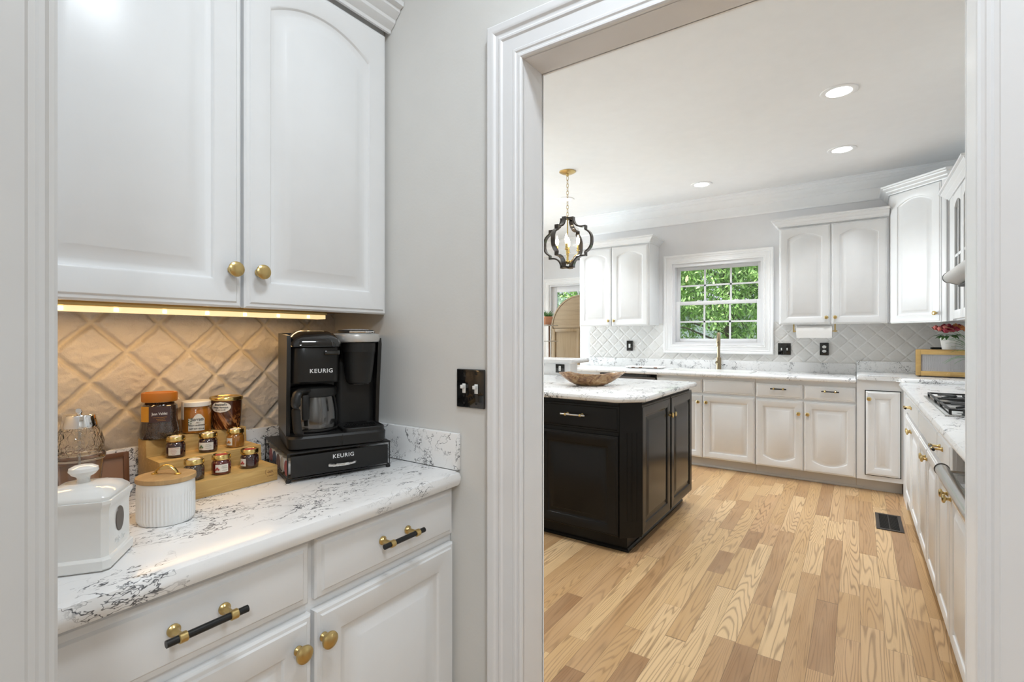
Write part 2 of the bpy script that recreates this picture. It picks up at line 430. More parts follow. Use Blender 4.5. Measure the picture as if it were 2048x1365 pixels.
wall_with_hole('wall_side', 'wallk', 'y', YP1, 6.79, XL-.14, XL, 3.0, 5.6, .1, 2.2)
# partition with the cased opening (left, right and head)
OX0, OX1, OZ = -.645, .144, 1.91
pb = B(); pb.box(XL, OX0-.012, YP0, YP1, 0, CEIL); pb.box(OX1+.012, 2.7, YP0, YP1, 0, CEIL); pb.box(OX0-.012, OX1+.012, YP0, YP1, OZ+.012, CEIL)
wall_front = struct(pb.out('wall_front', 'wall', weld=False))
jb = B(); jb.box(OX0-.012, OX0, YP0-.001, YP1+.002, 0, OZ); jb.box(OX1, OX1+.012, YP0-.001, YP1+.002, 0, OZ); jb.box(OX0-.012, OX1+.012, YP0-.001, YP1+.002, OZ, OZ+.012)
struct(jb.out('trim_1', 'trim'))
CAS = [(0, 0), (0, .009), (.003, .012), (.007, .0125), (.0095, .010), (.014, .0105), (.017, .013), (.022, .0135), (.024, .0115), (.052, .0125), (.056, .016), (.060, .017), (.064, .0145), (.070, .016), (.074, .020), (.080, .0225), (.090, .023), (.094, .020), (.094, 0)]
def casing(name, x0, x1, z0, z1, face, dirn=-1, closed=False, prof=CAS):
    """frame moulding on a wall whose face is y=face, standing out toward dirn*y"""
    path = [(x0, z0), (x0, z1), (x1, z1), (x1, z0)]
    b = B().sweep(prof, path, lambda u, v, h: (u, face+dirn*h, v), closed, 1)
    return struct(b.out(name, 'trim' if name == 'trim_2' else 'trimk', sharp=22))
casing('trim_2', OX0, OX1, 0, OZ, YP0)
casing('trim_3', OX0, OX1, 0, OZ, YP1, 1)
casing('trim_4', -1.675, -.770, 1.172, 2.055, YW, closed=True)
casing('trim_5', -3.89, -2.95, .25, 2.045, 6.65, closed=True)
M['trim_shaded'] = simple('shaded_trim_paint', (.60, .60, .60), .4, bump=.04, bscale=60)  # trim paint darkened: the shading of the left strip put into its colour
# pantry shell
sbox('wall_alcove', 'wall', -1.467, -1.367, .15, YP0, 0, CEIL)
sbox('wall_left', 'trim', -1.467, -.648, -3.5, .139, 0, CEIL)
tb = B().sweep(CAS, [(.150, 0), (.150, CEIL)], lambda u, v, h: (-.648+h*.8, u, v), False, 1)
struct(tb.out('trim_6', 'trim_shaded', sharp=22))
sbox('trim_7', 'trim', -.85, -.648, .139, .150, 0, CEIL)
sbox('wall_pantry', 'wall', 2.6, 2.7, -3.5, YP0, 0, CEIL)
sbox('wall_rear', 'wall', -1.467, 2.7, -3.6, -3.5, 0, CEIL)
# crown mouldings
CR = [(0, -.222), (.012, -.222), (.017, -.214), (.017, -.206), (.012, -.200), (.012, -.118), (.022, -.112), (.026, -.100), (.040, -.080), (.060, -.062), (.066, -.050), (.078, -.046), (.082, -.036), (.100, -.026), (.104, -.014), (.120, -.010), (.120, 0), (0, 0)]
cr = B().sweep(CR, [(XL, YP1), (XL, 6.65), (-2.50, 6.65), (-2.50, YW+.14), (-2.81, YW+.14), (-2.81, YW), (XR, YW), (XR, YP1)], lambda u, v, h: (u, v, CEIL+h), False, -1)
struct(cr.out('trim_8', 'trimk', sharp=40))
bs = [(0, 0), (.014, 0), (.014, .085), (.008, .10), (0, .105)]
struct(B().sweep(bs, [(XL, YP1), (XL, 6.65), (-2.50, 6.65), (-2.50, YW+.14), (-2.81, YW+.14), (-2.81, YW)], lambda u, v, h: (u, v, h), False, -1).out('baseboard_left', 'trim'))

# ---- windows
def sash(parent, x0, x1, z0, z1, y, fw, nx, nz, th=.03):
    b = B(); b.box(x0, x0+fw, y, y+th, z0, z1, .003); b.box(x1-fw, x1, y, y+th, z0, z1, .003); b.box(x0+fw, x1-fw, y, y+th, z0, z0+fw, .003); b.box(x0+fw, x1-fw, y, y+th, z1-fw, z1, .003)
    s_ = b.out('sash', 'trim', parent, weld=False)
    m = B(); gx0, gx1, gz0, gz1 = x0+fw, x1-fw, z0+fw, z1-fw
    for i in range(1, nx): xc = gx0+(gx1-gx0)*i/nx; m.box(xc-.009, xc+.009, y+.008, y+.018, gz0, gz1)
    for i in range(1, nz): zc = gz0+(gz1-gz0)*i/nz; m.box(gx0, gx1, y+.008, y+.018, zc-.009, zc+.009)
    m.out('muntin', 'trim', s_, weld=False)
    B().box(gx0-.004, gx1+.004, y+.011, y+.015, gz0-.004, gz1+.004).out('pane', 'pane', s_)
    return s_
w1 = thing('window_1', None, None, (0, 0, 0)); w1['kind'] = 'structure'
jf = B()
for a in ((-1.675, -1.650, 1.172, 2.055), (-.795, -.770, 1.172, 2.055), (-1.650, -.795, 1.172, 1.196), (-1.650, -.795, 2.02, 2.055)):
    jf.box(a[0], a[1], YW+.004, YW+.138, a[2], a[3])
jf.out('window_frame', 'trim', w1, weld=False)
sash(w1, -1.650, -.795, 1.61, 2.02, YW+.085, .034, 3, 2)
lo = sash(w1, -1.650, -.795, 1.196, 1.642, YW+.050, .040, 3, 2)
lk = B(); lk.box(-1.43, -1.39, YW+.052, YW+.078, 1.642, 1.650, .002); lk.box(-1.05, -1.01, YW+.052, YW+.078, 1.642, 1.650, .002); lk.out('sash_lock', 'white', w1, weld=False)
w2 = thing('window_2', None, None); w2['kind'] = 'structure'
jf = B()
for a in ((-3.89, -3.865, .25, 2.045), (-2.975, -2.95, .25, 2.045), (-3.865, -2.975, .25, .275), (-3.865, -2.975, 2.02, 2.045)):
    jf.box(a[0], a[1], 6.654, 6.788, a[2], a[3])
jf.out('window_frame', 'trim', w2, weld=False)
sash(w2, -3.865, -2.975, .275, 2.02, 6.70, .085, 2, 3)
w3 = thing('added_window_3', None, None); w3['kind'] = 'structure'  # unseen window added to let fill light into the kitchen
def sash_x(parent, y0, y1, z0, z1, x):
    b = B(); fw = .07
    b.box(x, x+.04, y0, y0+fw, z0, z1); b.box(x, x+.04, y1-fw, y1, z0, z1); b.box(x, x+.04, y0, y1, z0, z0+fw); b.box(x, x+.04, y0, y1, z1-fw, z1)
    s_ = b.out('sash', 'trim', parent, weld=False); B().box(x+.015, x+.02, y0+fw, y1-fw, z0+fw, z1-fw).out('pane', 'pane', s_)
sash_x(w3, 3.0, 4.3, .1, 2.2, XL-.08); sash_x(w3, 4.3, 5.6, .1, 2.2, XL-.08)

# ---- stone backsplashes: tiles as a real height field
def tiles(name, mat, n, a0, a1, z0, z1, u0, v0, D, place, parent, depth=.009, hole=None):
    nu = int((a1-a0)/n)+1; nv = int((z1-z0)/n)+1; vs = []; hs = []
    for j in range(nv):
        z = z0+(z1-z0)*j/(nv-1)
        for i in range(nu):
            a = a0+(a1-a0)*i/(nu-1)
            wz = noise.noise(Vector((a*22, z*22, 3)))*.0018
            p = ((a-u0)+(z-v0)+wz)/(2*D); q = ((a-u0)-(z-v0)+wz)/(2*D)
            fp, fq = p-math.floor(p), q-math.floor(q)
            d = min(fp, 1-fp, fq, 1-fq)*2*D/math.sqrt(2)
            d += noise.noise(Vector((a*70, z*70, 9)))*.0015
            t = max(0, min(1, (d-.0015)/.0085)); t = t*t*(3-2*t)
            cell = math.floor(p)*7.3+math.floor(q)*3.1
            r = noise.ridged_multi_fractal(Vector((a*20+cell, z*30-cell, cell)), 1.0, 2.1, 4, 1.0, 2.0)
            s_ = noise.noise(Vector((a*9+cell*2, z*9, cell)))
            h = t*(depth*.72 + s_*.0034*depth/.013 + (r-1.2)*.0030*depth/.013)
            vs.append(place(a, z, max(0, h))); hs.append(t)
    def ok(j, i): a = a0+(a1-a0)*(i+.5)/(nu-1); z = z0+(z1-z0)*(j+.5)/(nv-1); return not (hole and hole[0] < a < hole[1] and z > hole[2])
    fs = [(j*nu+i, j*nu+i+1, (j+1)*nu+i+1, (j+1)*nu+i) for j in range(nv-1) for i in range(nu-1) if ok(j, i)]
    me = bpy.data.meshes.new(name); me.from_pydata(vs, [], fs); me.update()
    for p in me.polygons: p.use_smooth = True
    at = me.attributes.new('tile_height', 'FLOAT', 'POINT'); at.data.foreach_set('value', hs)
    me.materials.append(M[mat]); o = bpy.data.objects.new(name, me); COL.objects.link(o); o['kind'] = 'structure'
    if parent: o.parent = parent
    return o
tiles('wall_backsplash_alcove', 'tile', .0022, .15, YP0, .914, 1.326, .373, 1.285-.0635*2, .0645, lambda a, z, h: (-1.366+h, a, z), None, .013)
tiles('wall_backsplash_back', 'tilek', .005, -2.67, XR, .93, 1.405, .151, 1.147, .070, lambda a, z, h: (a, YW-.001-h, z), None, .0048, (-1.70, -.745, 1.15))

# ================================================================ cabinet kit (front faces -y, door faces at y=0)
def door(parent, x0, x1, z0, z1, mat, at=0, ab=0, stile=.054, name='door', th=.020, y=0):
    w = x1-x0; NP = 16; L = []
    def loop(d, yy, ta, tb_):
        pts = []
        for i in range(NP+1):
            t = i/NP; q = 1-(2*t-1)**2; pts.append((x0+d+(w-2*d)*t, y+yy, z0+d+tb_*(1-q)))
        for i in range(NP+1):
            t = 1-i/NP; q = 1-(2*t-1)**2; pts.append((x0+d+(w-2*d)*t, y+yy, z1-d-ta*(1-q)))
        return pts
    for d, yy, k in ((0, th, 0), (0, .007, 0), (.004, .0035, 0), (.010, .003, 0), (.013, 0, 0), (stile, 0, 1), (stile+.003, .0015, 1), (stile+.006, .006, 1), (stile+.013, .0085, 1), (stile+.018, .0085, 1), (stile+.040, .0015, 1), (stile+.042, .0005, 1)):
        L.append(loop(d, yy, at*k, ab*k))
    b = B().loops(L, True, True, False)
    lp = L[-1]; b2 = b.bm
    # fill centre with strips between bottom and top rows
    bot = lp[:NP+1]; top = lp[NP+1:][::-1]
    B_ = [b2.verts.new(p) for p in bot]; T_ = [b2.verts.new(p) for p in top]
    for i in range(NP): b2.faces.new((B_[i], B_[i+1], T_[i+1], T_[i]))
    return b.out(name, mat, parent, sharp=28)
def drawer(parent, x0, x1, z0, z1, mat, name='drawer_front', edge=.016):
    L = []
    for d, yy in ((0, .020), (0, .010), (.003, .0065), (edge-.004, .005), (edge, .0005), (edge+.002, 0)):
        L.append([(x0+d, yy, z0+d), (x1-d, yy, z0+d), (x1-d, yy, z1-d), (x0+d, yy, z1-d)])
    return B().loops(L, True, True, True).out(name, mat, parent, sharp=28)
KN = [(.007, -.001), (.0088, .001), (.0088, .003), (.0055, .006), (.005, .012), (.0085, .0155), (.0150, .018), (.0165, .021), (.0160, .0245), (.0120, .0275), (.004, .0285)]
def knob(parent, x, z, s=1.0, y=0): return B().lathe([(r*s, h*s) for r, h in KN], (x, y, z), 24, axis='y').out('knob', 'brass', parent)
def pull(parent, x, z, L=.118, sp=.074, r=.0056, off=.032, rod='blackmetal'):
    B().tube([(x-L/2, -off, z), (x+L/2, -off, z)], r, 16).out('pull_bar', rod, parent)
    for sx in (-1, 1):
        xx = x+sx*sp/2; b = B()
        b.lathe([(.0095, -.001), (.0095, .003), (.007, .005), (.0045, .009), (.0045, off-.004)], (xx, 0, z), 18, axis='y')
        b.lathe([(r+.0012, -.006), (r+.0022, -.005), (r+.0022, .005), (r+.0012, .006)], (xx, -off, z), 18, axis='x')
        b.out('pull_post', 'brass', parent, weld=False)
CRC = [(0, 0), (.007, 0), (.009, .008), (.020, .016), (.026, .022), (.028, .030), (.040, .040), (.046, .046), (.048, .054), (.060, .058), (.062, .070), (0, .070)]
def crown(parent, path, z, mat='cab', sc_=1.0, side=-1):
    b = B().sweep([(o*sc_, h*sc_) for o, h in CRC], path, lambda u, v, h: (u, v, z+h), False, side)
    return b.out('crown_molding', mat, parent, sharp=30)
def counter_ring(b, o, i, z0, z1, r=.015):
    """rectangular slab with bullnose edge and a rectangular hole"""
    def rc(x0, x1, y0, y1, z, d=0): return [(x0+d, y0+d, z), (x1-d, y0+d, z), (x1-d, y1-d, z), (x0+d, y1-d, z)]
    L = [rc(*i, z0)]
    for k in range(5): a = math.pi/2*k/4; L.append(rc(*o, z0+r-r*math.cos(a), r-r*math.sin(a)))
    for k in range(5): a = math.pi/2*k/4; L.append(rc(*o, z1-r+r*math.sin(a), r-r*math.cos(a)))
    L += [rc(*i, z1), rc(*i, z0)]
    return b.loops(L, True)

# ================================================================ pantry cabinets
PX = -.853
R90 = math.pi/2
low = thing('base_cabinet', 'white base cabinet with two drawers and two doors under the coffee maker counter', 'cabinet', (PX, .152, 0), R90)
lb = B(); lb.box(.0, .831, .0205, .490, .10, .873); lb.box(.0, .831, .09, .49, 0, .10); lb.out('body', 'cab', low, weld=False)
d1 = drawer(low, .008, .413, .748, .866, 'cab'); pull(d1, .218, .811)
d2 = drawer(low, .427, .824, .748, .866, 'cab'); pull(d2, .624, .811)
e1 = door(low, .008, .417, .115, .727, 'cab'); knob(e1, .386, .674)
e2 = door(low, .425, .824, .115, .727, 'cab'); knob(e2, .438+.002, .674)
ctp = thing('countertop', 'white veined bullnose countertop carrying the coffee maker and jars', 'countertop', (0, 0, 0))
cb = B(); cb.prism([(-1.366, .1515), (-.828, .1515), (-.828, .9835), (-1.366, .9835)], .874, .914, lambda u, v, a: (u, v, a), .0165)
cb.out('slab', 'marble', ctp)
def curb(label, *a, mat='marble'):
    o = B().box(*a, .002).out('counter_curb', mat); return tag(o, label, 'counter curb')
curb('veined stone curb along the tiles behind the jam jars', -1.3515, -1.336, .1515, .968, .9145, 1.008)
curb('short veined stone curb on the greige wall beside the coffee maker', -1.3515, -.838, .9685, .9835, .9145, 1.008)
up = thing('wall_cabinet', 'white two-door wall cabinet with arched panels above the coffee maker', 'cabinet', (-1.107, .152, 1.322), R90)
ub = B(); ub.box(0, .831, .0205, .2585, .012, .81); ub.box(0, .831, .0205, .030, 0, .012); ub.out('body', 'cab', up, weld=False)
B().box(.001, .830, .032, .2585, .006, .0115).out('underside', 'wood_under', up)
a1 = door(up, .013, .414, -.002, .795, 'cab', at=.045, stile=.056); knob(a1, .391, .078)
a2 = door(up, .421, .822, -.002, .795, 'cab', at=.045, stile=.056); knob(a2, .450, .078)
crown(up, [(0, .0), (.831, .0)], .803, sc_=1.0)
cbx = B().box(0, .831, .0205, .2585, .81, .87); cbx.out('top_rail', 'cab', up)
ul = thing('under_cabinet_light', 'slim warm light bar fixed under the white wall cabinet', 'light', (-1.235, .155, 1.3275), R90)
B().box(.0, .70, -.022, .022, -.012, -.001, .002).out('housing', 'brass', ul)
B().box(.004, .696, -.0185, .0185, -.0225, -.0122).out('diffuser', 'strip_lens', ul)
for k in range(8):
    B().box(.045+k*.085, .052+k*.085, -.0192, -.0184, -.021, -.0145).out('led', 'led_glow', ul)
lamp('under_cabinet_glow', 'AREA', (-1.235, .505, 1.300), .85, (1, .62, .27), (0, 0, 0), shape='RECTANGLE', size=.035, size_y=.68, specular_factor=.15)

# light switch beside the doorway
def plate(name, label, cat, loc, rz, w, h, kind, mat='blackgloss', group=None):
    t = thing(name, label, cat, loc, rz, group)
    B().box(-w/2, w/2, -.006, 0, -h/2, h/2, .0025, 3).out('plate', mat, t)
    if kind == 'switch2':
        for sx in (-1, 1):
            b = B(); b.box(sx*w*.22-.005, sx*w*.22+.005, -.0075, -.005, -.012, .012, .0008)
            b.box(sx*w*.22-.0042, sx*w*.22+.0042, -.017, -.006, .000, .009, .001, 2)
            b.out('toggle', 'white', t, weld=False)
    elif kind == 'decora':
        B().box(-.011, .011, -.0085, -.005, -.022, .022, .001).out('receptacle', 'white', t)
        b = B()
        for z in (-.011, .011):
            b.box(-.005, -.0038, -.0088, -.0084, z-.004, z+.004); b.box(.0038, .005, -.0088, -.0084, z-.004, z+.004)
        b.out('slots', 'ink', t, weld=False)
    elif kind == 'duplex':
        for z in (-.020, .020):
            r_ = B().lathe([(.0165, 0), (.0165, .009), (.015, .0095)], (0, 0, z), 24, sx=1.0, sy=.82, axis='y').out('receptacle', 'white', t)
            b = B(); b.box(-.0065, -.0045, -.0100, -.0094, z-.003, z+.006); b.box(.0045, .0065, -.0100, -.0094, z-.003, z+.006); b.box(-.002, .002, -.0100, -.0094, z-.010, z-.006)
            b.out('slots', 'ink', r_, weld=False)
    for z in ((-h*.38, h*.38) if kind != 'duplex' else (0,)):
        for x in ((-w*.22, w*.22) if kind == 'switch2' else (0,)): B().lathe([(.0028, 0), (.0028, .0068), (.001, .0072)], (x, 0, z), 10, axis='y').out('screw', 'blackmetal', t)
    return t
plate('light_switch', 'glossy black double light switch plate on the greige wall beside the doorway', 'switch', (-.803, YP0, 1.125), 0, .090, .098, 'switch2')
# ================================================================ things on the pantry counter
CT = .9142
def scribble(parent, mat, fn, lines, seed=1, r=.00022, name='print_marks'):
    """print too small to read in the photograph: short wavy strokes, one run per (x0, x1, y)"""
    rg = random.Random(seed); b = B()
    for x0, x1, y, a in lines:
        n = max(4, int((x1-x0)/.0006)); b.tube([fn(x0+(x1-x0)*i/n, y+rg.uniform(-a, a), .0002) for i in range(n+1)], r, 4)
    return b.out(name, mat, parent, weld=False)
# ---- three-tier bamboo riser
ri = thing('tiered_riser', 'three-step bamboo riser holding jam jars on the counter', 'riser', (-1.14, .448, CT), R90)
X3, X2 = .144, .073
B().prism([(0, 0), (0, .036), (X2, .036), (X2, .075), (X3, .075), (X3, .113), (.188, .113), (.188, 0)], 0, .2185, lambda u, v, a: (a, u, v), .0012).out('body', 'bamboo', ri)
scribble(ri, 'fabric_brown', lambda x, y, z: (.200+x, -.0001, .020+y), [(-.007, .007, .004, .0028), (-.004, .008, .001, .0016), (-.007, .008, -.006, .0010)], 4, .00035)
B().tube([(.200-.0085+.003*math.cos(a), -.0001, .024+.006*math.sin(a)) for a in [math.radians(100+16*i) for i in range(11)]], .0004, 5).out('print_marks', 'fabric_brown', ri)
def jar(name, label, cat, x, y, z, r, h, lidh, fill, lid, rot=0, group=None, glass=True):
    """r body radius, h height to the lid underside"""
    t = thing(name, label, cat, (x, y, z), rot, group)
    B().lathe([(r*.80, 0), (r*.95, .0015), (r, .005), (r, h*.72), (r*.97, h*.80), (r*.86, h*.88), (r*.86, h+.002)], n=40).out('jar_body', fill, t)
    rl = r*.97
    B().lathe([(rl*.96, h-.001), (rl, h), (rl*1.02, h+lidh*.25), (rl, h+lidh*.35), (rl, h+lidh*.85), (rl*.95, h+lidh), (rl*.84, h+lidh), (rl*.80, h+lidh*.85)], n=40).out('lid', lid, t)
    return t
def wrap(r, a0=0, zc=0, lift=.0004, flat=1.0):
    """text x -> angle around the z axis; front is local -y"""
    def f(x, y, z):
        a = a0 + x/r; return ((r+lift+z)*math.sin(a), -(r+lift+z)*math.cos(a)*flat, zc+y)
    return f
def label_patch(parent, r, a0, wdt, z0, z1, mat='label', shape='rect', name='label', flat=1.0, lift=.0003):
    n = 24; b = B(); rows = []; NZ = 12
    for j in range(NZ+1):
        t = j/NZ; z = z0+(z1-z0)*t
        if shape == 'oval': k = math.sqrt(max(0, 1-(2*t-1)**2))
        elif shape == 'arch': k = 1.0
        else: k = 1.0
        rows.append([((r+lift)*math.sin(a0+wdt*k*(i/n-.5)/r), -(r+lift)*math.cos(a0+wdt*k*(i/n-.5)/r)*flat, (z if shape != 'arch' else z0+(z1+(z1-z0)*.38*max(0, 1-((i/n-.62)/.34)**2)-z0)*t)) for i in range(n+1)])
    return b.loops(rows, False).out(name, mat, parent)
LK = math.radians(70)    # jar fronts turn toward the room
def face(x, y): return math.atan2(y, x)+R90   # local -y points to the doorway side
# coffee jar
x, y = -1.300, .480
t = thing('coffee_jar', 'wide coffee jar with orange ribbed lid, leftmost on the top step', 'jar', (x, y, CT+.113), math.radians(52))
B().lathe([(.030, 0), (.0365, .002), (.0385, .007), (.0385, .020), (.0355, .038), (.0345, .048), (.0355, .062), (.034, .074), (.027, .081), (.027, .086)], n=48, sy=.84).out('jar_body', 'coffee', t)
B().lathe([(.0335, .083), (.0345, .085), (.0345, .100), (.0335, .103), (.028, .1035), (.027, .1015)], n=120, sy=.9, rib=.0006, nrib=60, zr=(.084, .101)).out('lid', 'orange_lid', t)
label_patch(t, .0362, -.62, .022, .040, .074, 'amber', flat=.84, lift=.0006)
label_patch(t, .0362, .22, .044, .039, .073, 'plumlabel', flat=.84, lift=.0006)
textobj('Juan Valdez', .0082, 'print', t, wrap(.0375, .26, .058, flat=.84), squash=.78, bold=.0001)
scribble(t, 'amber', wrap(.0375, .25, .048, flat=.84), [(-.012, .014, .002, .0004), (-.006, .010, -.002, .0007), (-.004, .012, -.005, .0004)], 2)
# honey
x, y = -1.3085, .560
t = thing('honey_jar', 'honey jar with white lid and cream label, middle of the top step', 'jar', (x, y, CT+.113), math.radians(50))
B().lathe([(.026, 0), (.030, .002), (.031, .006), (.031, .048), (.029, .054), (.0275, .057), (.0275, .066)], n=48).out('jar_body', 'honey', t)
B().lathe([(.0295, .063), (.0305, .064), (.0305, .073), (.029, .075), (.024, .0755)], n=48).out('lid', 'white', t)
B().box(-.0048, .0048, -.0328, -.0318, .034, .0755, .0004).xf(Matrix.Rotation(math.radians(-42), 4, 'Z')).out('seal_strip', 'label', t)
label_patch(t, .0312, .30, .034, .007, .036, 'label', 'arch')
textobj('Serrats', .0105, 'ink', t, wrap(.0316, .36, .034), squash=.85, shear=.15)
textobj('WILD LAVENDER', .0043, 'ink', t, wrap(.0316, .32, .020), bold=.00005)
textobj('NET WT 10.5 oz', .0043, 'ink', t, wrap(.0316, .32, .012), bold=.00005)
scribble(t, 'ink', wrap(.0316, .40, .0265), [(-.004, .004, .001, .0004), (-.005, .005, -.001, .0004)], 3)
b = B()
for k in range(5): b.sphere((0, 0, 0), .0012, 1, .3, 2.0, 8).xf(Matrix.Identity(4))
b = B()
for k in range(6):
    a = -.02+.03*(k % 2); zz = .022+k*.0028; f = wrap(.0316, 0, 0)
    p = f(a*.1-.0045+(k % 2)*.002, zz, .0002); b.sphere(p, .0013, 1, .5, 1.3, 8)
b.out('herb_motif', 'inkgreen', t, weld=False)
# marmalade
x, y = -1.305, .628
t = thing('marmalade_jar', 'orange marmalade jar with gold lid and white oval label on the top step', 'jar', (x, y, CT+.113), math.radians(52))
B().lathe([(.0290, 0), (.0315, .001), (.0325, .006), (.0345, .040), (.0355, .072)], n=48).out('jar_body', 'marmalade', t)
B().lathe([(.0360, .0705), (.0372, .072), (.0372, .078), (.0362, .0795), (.0325, .0795), (.0315, .078)], n=48).out('lid', 'gold', t)
label_patch(t, .0352, -.16, .046, .043, .069, 'label', 'oval', lift=.0004)
textobj("Braswell's", .0082, 'ink', t, wrap(.0358, -.16, .0625), squash=.85, shear=.25, bold=.00008)
textobj('Orange Marmalade', .0052, 'ink', t, wrap(.0358, -.16, .0555), squash=.85, shear=.25)
textobj('NET WT 10.5 OZ', .0030, 'ink', t, wrap(.0358, -.16, .0495))
# six sample jars
mini = [
 ('middle', -1.246, .491, CT+.075, 'jam_dark', 'mini jam jar with gold lid and cream ornamental label, left on the middle step', .10, 'tall'),
 ('middle', -1.243, .557, CT+.075, 'jam_dark', 'mini jam jar with dark berry drawing on its label, centre of the middle step', -.05, 'berry'),
 ('middle', -1.243, .619, CT+.075, 'jam_orange', 'mini amber apricot jar with gold lid, right on the middle step', -.55, 'apricot'),
 ('low', -1.172, .497, CT+.036, 'olive', 'mini jar of dark paste half hidden behind the ribbed canister, bottom step', .9, 'none'),
 ('low', -1.170, .552, CT+.036, 'jam_red', 'mini red jam jar with strawberry label, centre of the bottom step', .25, 'straw'),
 ('low', -1.172, .616, CT+.036, 'jam_dark', 'mini dark jam jar, rightmost on the bottom step near the stamped logo', -.62, 'cherry')]
for st, x, y, z, fill, lab, la, mot in mini:
    r, h = (.0195, .034) if mot != 'tall' else (.0188, .0365)
    t = jar('jam_jar', lab, 'jar', x, y, z, r, h, .0095, fill, 'gold', math.radians(54), 'sample jam jars on the bamboo riser')
    if mot != 'none':
        wd = {'berry': .032, 'tall': .023, 'straw': .026}.get(mot, .015)
        label_patch(t, r+.0002, la, wd, .007, .024, 'label')
        mm = {'berry': 'inkgreen', 'straw': 'inkred', 'apricot': 'orange_lid', 'cherry': 'inkred', 'tall': 'inkred'}[mot]
        if mot == 'tall':
            scribble(t, 'inkred', wrap(r+.0006, la, .0155), [(-.009, .009, .0065, .0008), (-.006, .004, .003, .0003), (-.007, .005, .0005, .0006), (-.006, .004, -.003, .0004), (-.004, .002, -.006, .0002)], 5)
        else:
            f = wrap(r+.0005, la-(.45 if mot in ('berry', 'straw') else 0), .0145); b = B()
            for k in range(3): b.sphere(f(-.0026+.0026*k, (k % 2)*.003-.0012, .0001), .0021, 1, 1, 1, 10)
            b.out('fruit_motif', mm, t, weld=False)
            if mot in ('berry', 'straw'):
                scribble(t, 'ink', wrap(r+.0006, la+.26, .0155), [(-.005, .005, .0048, .0003), (-.006, .006, .0008, .0009), (-.005, .005, -.0042, .0003)], 6)
    B().lathe([(.0, h+.0088), (r*.62, h+.0088), (r*.62, h+.0086)], n=20, cap0=False, cap1=False).out('lid_sticker', 'label' if mot not in ('straw', 'cherry') else 'inkred', t)

# ---- ribbed canister with wooden lid
t = thing('ribbed_canister', 'small white ribbed canister with wooden lid and gold arched handle', 'canister', (-1.060, .402, CT), math.radians(35))
B().lathe([(.038, 0), (.0435, .001), (.0465, .006), (.0472, .010), (.0472, .052), (.0472, .056), (.0465, .073), (.0465, .0755), (.043, .0755)], n=288, sy=.92, rib=.0016, nrib=48, zr=(.004, .0521)).out('body', 'matteceramic', t)
B().lathe([(.044, .076), (.0485, .0765), (.0492, .080), (.0485, .0845), (.044, .0855)], n=64, sy=.92).out('lid', 'acacia', t)
pts = [(-.021+.042*i/16, 0, .0865+.0165*math.sin(math.pi*i/16)**.7) for i in range(17)]
hb = B().tube(pts, .0042, 10, flat=.35)
for sx in (-1, 1): hb.lathe([(.0055, .0855), (.0055, .0875), (.003, .0885)], (sx*.0215, 0, 0), 14)
hb.out('handle', 'gold', t, weld=False)

# ---- white square canister
t = thing('square_canister', 'white glazed square canister with domed lid, round knob and dark oval badge', 'canister', (-.9640, .2555, CT), math.atan2(.806, .592))
def sq(r_, z, c=.16):   # octagon-cornered square ring
    k = r_*(1-c); return [(-k, -r_, z), (k, -r_, z), (r_, -k, z), (r_, k, z), (k, r_, z), (-k, r_, z), (-r_, k, z), (-r_, -k, z)]
B().loops([sq(.040, 0), sq(.0475, .0015), sq(.0495, .004), sq(.0495, .016), sq(.0470, .019), sq(.0455, .020), sq(.0450, .080), sq(.0462, .090), sq(.0490, .097), sq(.0490, .1015), sq(.0455, .1020), sq(.0440, .098)], True, True, True).out('body', 'ceramic', t, sharp=25)
B().loops([sq(.0462, .1022), sq(.0462, .106), sq(.0440, .109), sq(.038, .115), sq(.028, .1195, .3), sq(.014, .1215, .5), sq(.007, .122, .5)], True, True, True).out('lid', 'ceramic', t, sharp=40)
B().lathe([(.009, .121), (.0075, .126), (.0085, .130), (.0150, .134), (.0185, .139), (.0175, .144), (.0110, .1475), (.002, .1485)], n=32).out('lid_knob', 'ceramic', t)
b = B(); rows = [[(.0452+.0012, .0135*math.cos(2*math.pi*i/32), .062+.0185*math.sin(2*math.pi*i/32)) for i in range(32)], [(.0448, .0140*math.cos(2*math.pi*i/32), .062+.019*math.sin(2*math.pi*i/32)) for i in range(32)]]
b.loops(rows, True, True, False).out('badge', simple('dark_bronze_badge', (.10, .08, .065), .4), t)
scribble(t, 'matteceramic', lambda x, y, z: (.0453, x, .031+y), [(-.018, .018, .002, .0035), (-.016, .016, -.001, .0030)], 8, .0006, 'relief')
# ---- crackled glass dispenser
t = thing('glass_dispenser', 'crackled glass globe dispenser with chrome cap at the far left', 'dispenser', (-1.262, .328, CT), 0)
B().lathe([(.026, 0), (.030, .002), (.030, .010), (.033, .050), (.0385, .098), (.0385, .104), (.0345, .104), (.0345, .098), (.030, .052), (.0265, .012), (.0, .010)], n=48, cap1=False).out('cup', 'glass', t)
B().lathe([(.0395, .100), (.0412, .103), (.0412, .109), (.0395, .112), (.0375, .109), (.0375, .103)], n=48, cap0=False, cap1=False).out('collar', 'glass', t)
B().lathe([(.0340, .112), (.0385, .122), (.0388, .134), (.0350, .150), (.0290, .163), (.024, .170), (.0215, .170), (.0265, .162), (.0325, .149), (.0360, .134), (.0355, .122), (.032, .114)], n=56, cap0=False, cap1=False).out('globe', 'crackle', t)
B().lathe([(.0285, .164), (.0290, .167), (.0250, .187), (.0235, .189), (.007, .190)], n=40).out('cap', 'chrome', t)
B().tube([(0, 0, .189), (0, 0, .196), (.004, -.002, .1975), (.009, -.004, .197)], .0045, 12).out('spout', 'chrome', t)
B().tube([(0, 0, .165), (0, 0, .03)], .0022, 10).out('dip_tube', 'silver', t)
B().lathe([(.027, .0125), (.0285, .022), (.0, .023)], n=30).out('contents', 'jam_orange', t)
